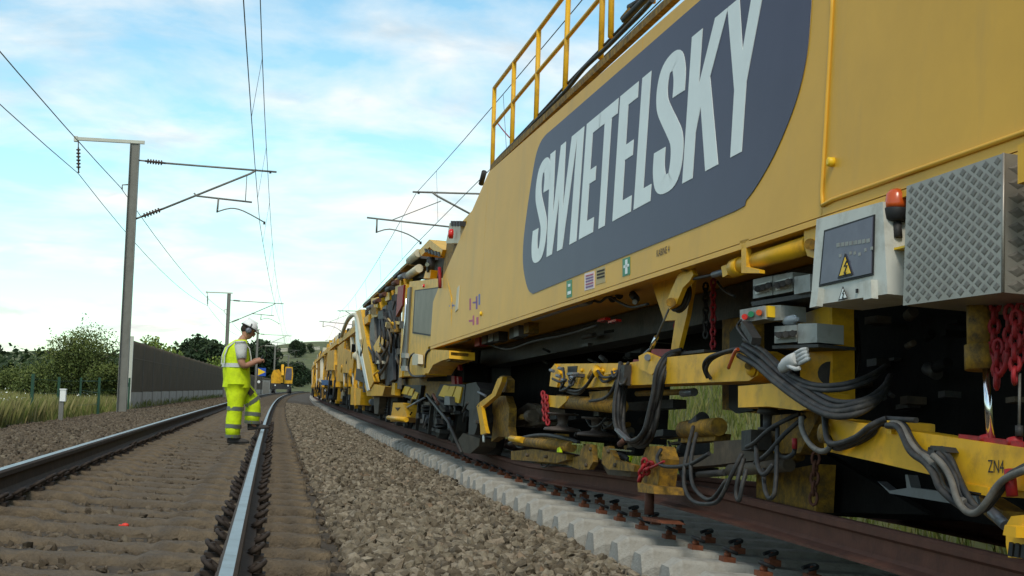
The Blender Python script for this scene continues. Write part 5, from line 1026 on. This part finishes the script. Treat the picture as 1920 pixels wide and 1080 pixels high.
for x in (-.9, .9):
    for y in (.3, 3.0): MB().lathe(sp_ + Vector((x-.2, y, .36)), (1, 0, 0), [(0, .2), (.02, .36), (.38, .36), (.4, .2)], 14).build('wheel', 'black', ex)
    MB().lathe(sp_ + Vector((x*.84-.06, -.4, .2)), (1, 0, 0), [(0, .2), (.12, .2), (.13, .24), (.15, .24)], 12).build('rail_wheel', 'dark_steel', ex)
for x in (-.7, .7): ebox(x-.07, x+.07, -.03, 0.03, .8, .95, 'head_lamp', 'letter_white')
ebox(-.9, .9, -.35, 0, .45, .7, 'front_beam', 'dark_steel')
# ================================================================ the worker
WF = P(19.6, -.56, railhead(-.56) - .185); WS = 1.0
wk = thing('person', 'worker in yellow hi-vis vest and trousers with white helmet, one foot on the rail', 'person', WF)
WYAW = math.radians(9)
def W(x, y, z): return WF + Vector((x, y, z))
def skin_mesh(name, pts, edges, m, parent, sub=2, root=0):
    me = bpy.data.meshes.new(name); me.from_pydata([tuple(Vector(p[:3])) for p in pts], edges, []); o = bpy.data.objects.new(name, me); COL.objects.link(o)
    md = o.modifiers.new('s', 'SKIN'); md.use_smooth_shade = True; md.branch_smoothing = .4
    for i, v in enumerate(me.skin_vertices[0].data): v.radius = (pts[i][3], pts[i][4] if len(pts[i]) > 4 else pts[i][3]); v.use_root = (i == root)
    sd = o.modifiers.new('d', 'SUBSURF'); sd.levels = sub; sd.render_levels = sub
    dg = bpy.context.evaluated_depsgraph_get(); nm = bpy.data.meshes.new_from_object(o.evaluated_get(dg)); bpy.data.objects.remove(o)
    nm.materials.clear(); nm.materials.append(MATS[m]); nm.name = name
    for p in nm.polygons: p.use_smooth = True
    r = bpy.data.objects.new(name, nm); COL.objects.link(r); r.parent = parent; return r
# body: x forward (to the right in the picture), y away, z up
HIP, CH, NK = (.07, .04, .86), (.06, .04, 1.26), (.12, .04, 1.46)
body = [(*HIP, .13, .14), (.05, .04, 1.06, .125, .14), (*CH, .13, .16), (*NK, .058), (.165, .04, 1.53, .06),           # 0-4
        (.07, -.16, 1.37, .08), (.085, -.22, 1.12, .058), (.12, -.22, 1.075, .052), (.28, -.14, 1.14, .038), (.325, -.11, 1.155, .028),   # near arm 5-9
        (.07, .23, 1.37, .07), (.10, .29, 1.12, .05), (.14, .27, 1.08, .046), (.29, .12, 1.15, .034), (.335, .08, 1.17, .026),           # far arm 10-14
        (.06, -.05, .80, .095), (.05, -.06, .48, .065), (.03, -.06, .10, .05), (.04, -.06, .045, .045), (.17, -.06, .035, .04),         # rear (standing) leg 15-19
        (.10, .13, .80, .095), (.32, .12, .60, .07), (.31, .11, .30, .055), (.33, .11, .235, .05), (.47, .11, .225, .04)]                # front leg 20-24
bed_ = [(0, 1), (1, 2), (2, 3), (3, 4), (2, 5), (5, 6), (6, 7), (7, 8), (8, 9), (2, 10), (10, 11), (11, 12), (12, 13), (13, 14), (0, 15), (15, 16), (16, 17), (17, 18), (18, 19), (0, 20), (20, 21), (21, 22), (22, 23), (23, 24)]
bo = skin_mesh('body', body, bed_, 'skin', wk)
# head with face
hb = MB(); HC = Vector((.195, .04, 1.60)); tilt = Matrix.Rotation(math.radians(28), 3, 'Y')
def HP(x, y, z): return WF + HC + tilt @ Vector((x, y, z))
rings = [(-.125, .045, .05, .01), (-.10, .065, .058, .02), (-.06, .085, .068, .012), (-.02, .095, .075, 0), (.03, .1, .078, -.004), (.07, .092, .072, -.006), (.10, .065, .055, -.008), (.118, .02, .02, -.008)]
vs_ = []; fs = []
for z, rx, ry, ox in rings:
    for j in range(14): a = 2*math.pi*j/14; vs_.append(HP(ox + rx*math.cos(a), ry*math.sin(a), z))
for i in range(len(rings)-1):
    for j in range(14): fs.append([i*14+j, i*14+(j+1) % 14, (i+1)*14+(j+1) % 14, (i+1)*14+j])
hb.add(vs_, fs, 0, True); hb.f += [list(range(14))[::-1], [(len(rings)-1)*14+j for j in range(14)]]; hb.m += [0, 0]; hb.sm += [True, True]
hb.prism([HP(.088, -.014, -.045), HP(.088, .014, -.045), HP(.095, 0, .015)], (tilt @ Vector((.03, 0, -.008)))); hb.ball(HP(.0, -.078, -.02), .02, .01, .03, 8, 5)
head = hb.build('head', 'skin', wk)
for sg in (-1, 1): MB().ball(HP(.088, sg*.03, .012), .009, .011, .008, 8, 5).build('eye', 'hair', head)
MB().box(HP(.088, 0, -.072), tilt @ Vector((.006, 0, 0)), (0, .024, 0), tilt @ Vector((0, 0, .006))).build('mouth', 'marker_red', head)
b = MB(); b.ball(HP(-.03, .0, .0), .082, .081, .075, 14, 8); b.build('hair', 'hair', wk)
hl = MB(); hl.lathe(HP(-.004, 0, .03), tilt @ Vector((0, 0, 1)), [(0, .118), (.03, .117), (.07, .104), (.1, .075), (.118, .03), (.12, .005)], 20)
hl.prism([HP(.09 + .075*math.cos(a), .105*math.sin(a), .03) for a in [math.radians(-80+20*k) for k in range(9)]], tilt @ Vector((0, 0, .010))); hl.box(HP(-.005, 0, .145), tilt @ Vector((.08, 0, 0)), (0, .012, 0), tilt @ Vector((0, 0, .012)))
hel = hl.build('helmet', 'white_paint', wk); b = MB(); b.tube([HP(-.004 + .121*math.cos(a), .121*math.sin(a), .036) for a in [2*math.pi*k/20 for k in range(20)]], .008, 5, closed=True); b.build('headband', 'black', hel)
for sg in (-1, 1): MB().lathe(HP(.0, sg*.075, -.015), (0, sg, 0), [(0, .04), (.02, .046), (.045, .042), (.055, .02)], 14).build('ear_defender', 'grey_steel', wk)
MB().tube([HP(0, -.115, .01), HP(-.01, -.125, .06), HP(-.01, -.115, .09)], .008, 5).build('defender_arm', 'black', hel)
# hands with fingers, holding a phone
ph = MB(); pc = W(.385, -.01, 1.185); ph.box(pc, (.025, 0, .06), (0, .036, 0), (.004, 0, -.0015)); 
def hand(root, dirv, up, sgn, name):
    b = MB(); r = Vector(root); d = Vector(dirv).normalized(); u = Vector(up).normalized(); sd = d.cross(u)
    b.tube([r - d*.03, r, r + d*.045, r + d*.08], [.027, .034, .038, .034], 8, 2)
    for k, (o, L) in enumerate(((-.028, .062), (-.009, .07), (.009, .066), (.027, .052))):
        p = r + d*.078 + sd*o; b.tube([p, p + d*L*.5 + u*.012, p + d*L*.7 - u*.012, p + d*L*.62 - u*.028], [.009, .0085, .008, .007], 6, 2)
    p = r + d*.03 - sd*.03*sgn; b.tube([p, p + d*.03 - sd*.022*sgn + u*.012, p + d*.062 - sd*.016*sgn + u*.016], [.011, .0095, .008], 6, 2); return b.build(name, 'skin', wk)
hand(W(.31, -.115, 1.153), (.8, .55, .15), (0, 0, 1), 1, 'hand'); hand(W(.32, .085, 1.168), (.85, -.5, .12), (0, 0, 1), -1, 'hand')
phone = ph.build('mobile_phone', 'black', label='dark mobile phone held in the hands of the worker', cat='phone', loc=pc); phone.location = WF + Matrix.Rotation(WYAW, 3, 'Z') @ (pc - WF); phone.rotation_euler = (0, 0, WYAW)
# clothes
def loft(rs, name, m, parent, n=18, cap=True):
    vs_, fs = [], []
    for (x, y, z, rx, ry) in rs:
        for j in range(n): a = 2*math.pi*j/n; k = 1 + .018*math.sin(3*a + z*23) + .012*math.sin(5*a - z*31); vs_.append(W(x + rx*k*math.cos(a), y + ry*k*math.sin(a), z))
    for i in range(len(rs)-1):
        for j in range(n): fs.append([i*n+j, i*n+(j+1) % n, (i+1)*n+(j+1) % n, (i+1)*n+j])
    b = MB(); b.add(vs_, fs, 0, True)
    if cap: b.f.append([(len(rs)-1)*n+j for j in range(n)]); b.m.append(0); b.sm.append(True)
    return b.build(name, m, parent)
TOR = [(.065, .04, .78, .195, .225), (.065, .04, .88, .192, .22), (.055, .04, 1.0, .19, .215), (.045, .04, 1.12, .19, .222), (.04, .04, 1.24, .188, .228), (.05, .04, 1.34, .165, .225), (.07, .04, 1.41, .12, .185), (.10, .04, 1.455, .082, .105)]
vest = loft(TOR, 'vest', 'hivis', wk)
def ring(rs, t, name, m, parent, e=.006, n=18): loft([(x, y, z-t, rx+e, ry+e) for x, y, z, rx, ry in rs] + [(x, y, z+t, rx+e, ry+e) for x, y, z, rx, ry in rs], name, m, parent, n, False)
ring([(.045, .04, 1.09, .19, .219)], .028, 'reflective_band', 'reflective', vest)
for sy in (-.10, .18):
    b = MB(); pts = [W(.045-.186, sy, 1.10), W(.04-.18, sy, 1.22), W(.05-.15, sy, 1.34), W(.075-.08, sy*.9, 1.42), W(.10, sy*.9, 1.435), W(.05+.15, sy, 1.34), W(.045+.185, sy, 1.2), W(.045+.188, sy, 1.1)]
    for i in range(len(pts)-1): b.bar(pts[i], pts[i+1], .05, .012, (0, 1, 0) if False else (0, 0, 1))
    b.build('reflective_strap', 'reflective', vest)
def limb(pts, name, m, parent): 
    vs_, fs, n = [], [], 14; V = [Vector(p[:3]) for p in pts]
    for i, p in enumerate(pts):
        t = (V[min(i+1, len(V)-1)] - V[max(i-1, 0)]).normalized(); ex_ = Vector((1, 0, 0)) - t*t.x; ex_.normalize(); ey = t.cross(ex_)
        for j in range(n): a = 2*math.pi*j/n; k = p[3]*(1 + .04*math.sin(2*a + i*1.7) + .03*math.sin(5*a + i)); vs_.append(WF + V[i] + ex_*math.cos(a)*k + ey*math.sin(a)*k)
    for i in range(len(pts)-1):
        for j in range(n): fs.append([i*n+j, i*n+(j+1) % n, (i+1)*n+(j+1) % n, (i+1)*n+j])
    b = MB(); b.add(vs_, fs, 0, True); b.f += [list(range(n)), [(len(pts)-1)*n+j for j in range(n)]]; b.m += [0, 0]; b.sm += [True, True]; return b.build(name, m, parent)
for sy, ax in ((-1, 5), (1, 10)):
    sh, el = body[ax], body[ax+1]; limb([(sh[0]-.01, sh[1]-sy*.02*-1, sh[2]+.05, .07), (sh[0], sh[1]+sy*.015, sh[2], .088), (sh[0]*.5+el[0]*.5, (sh[1]+el[1])/2, (sh[2]+el[2])/2+.02, .078), (el[0]-.0, el[1], el[2]+.055, .07)], 'sleeve', 'shirt', wk)
tr = loft([(.07, .04, .66, .13, .17), (.075, .04, .76, .18, .205), (.075, .04, .86, .175, .2), (.07, .04, .92, .16, .19)], 'trousers', 'hivis', wk)
l1 = [(.05, -.055, .82, 0.142), (.05, -.06, .70, 0.142), (.05, -.065, .58, 0.123), (.045, -.065, .47, 0.109), (.035, -.065, .34, 0.107), (.03, -.065, .2, 0.103), (.03, -.065, .075, 0.100)]
l2 = [(.10, .12, .84, 0.137), (.15, .125, .74, 0.139), (.25, .125, .66, 0.123), (.315, .12, .575, 0.112), (.325, .115, .48, 0.107), (.32, .11, .38, 0.107), (.315, .11, .275, 0.103)]
limb(l1, 'trouser_leg', 'hivis', tr); limb(l2, 'trouser_leg', 'hivis', tr)
def leg_ring(l, i, f, t=.028):
    a, c = l[i], l[i+1]; p = [a[k]*(1-f)+c[k]*f for k in range(4)]; d = (Vector(c[:3])-Vector(a[:3])).normalized()
    limb([(p[0]-d.x*t, p[1]-d.y*t, p[2]-d.z*t, p[3]+.007), (p[0]+d.x*t, p[1]+d.y*t, p[2]+d.z*t, p[3]+.007)], 'reflective_band', 'reflective', tr)
for l in (l1, l2): leg_ring(l, 2, .9); leg_ring(l, 4, .75); leg_ring(l, 5, .85, .022)
b = MB(); b.box(W(.235, -.02, .74), (.05, 0, -.05), (.0, .012, .0), (.03, 0, .03)); b.build('pocket', 'clip', tr)
def boot(x, y, z, pitch, name='boot'):
    b = MB(); rm = Matrix.Rotation(math.radians(pitch), 3, 'Y'); 
    def q(a, c, e): return WF + Vector((x, y, z)) + rm @ Vector((a, c, e))
    secs = [(-.085, .03, .085), (-.06, .042, .105), (0, .044, .115), (.06, .046, .085), (.13, .05, .062), (.185, .044, .05), (.215, .024, .035)]; vs_ = []; fs = []; n = 8
    for a, w_, h in secs:
        for c, e in ((-w_, 0), (w_, 0), (w_*1.02, .025), (w_*.85, h*.75), (w_*.4, h), (-w_*.4, h), (-w_*.85, h*.75), (-w_*1.02, .025)): vs_.append(q(a, c, e))
    for i in range(len(secs)-1):
        for j in range(n): fs.append([i*n+j, i*n+(j+1) % n, (i+1)*n+(j+1) % n, (i+1)*n+j])
    b.add(vs_, fs, 0, True); b.f += [list(range(n)), [(len(secs)-1)*n+j for j in range(n)]]; b.m += [0, 0]; b.sm += [False, False]
    b.cyl(q(-.01, 0, .08), q(-.02, 0, .2), .06, 10, r2=.062); b.build(name, 'boot', wk)
boot(.04, -.065, .0, 0); boot(.345, .11, .185, -6)

wk.rotation_euler = (0, 0, WYAW)
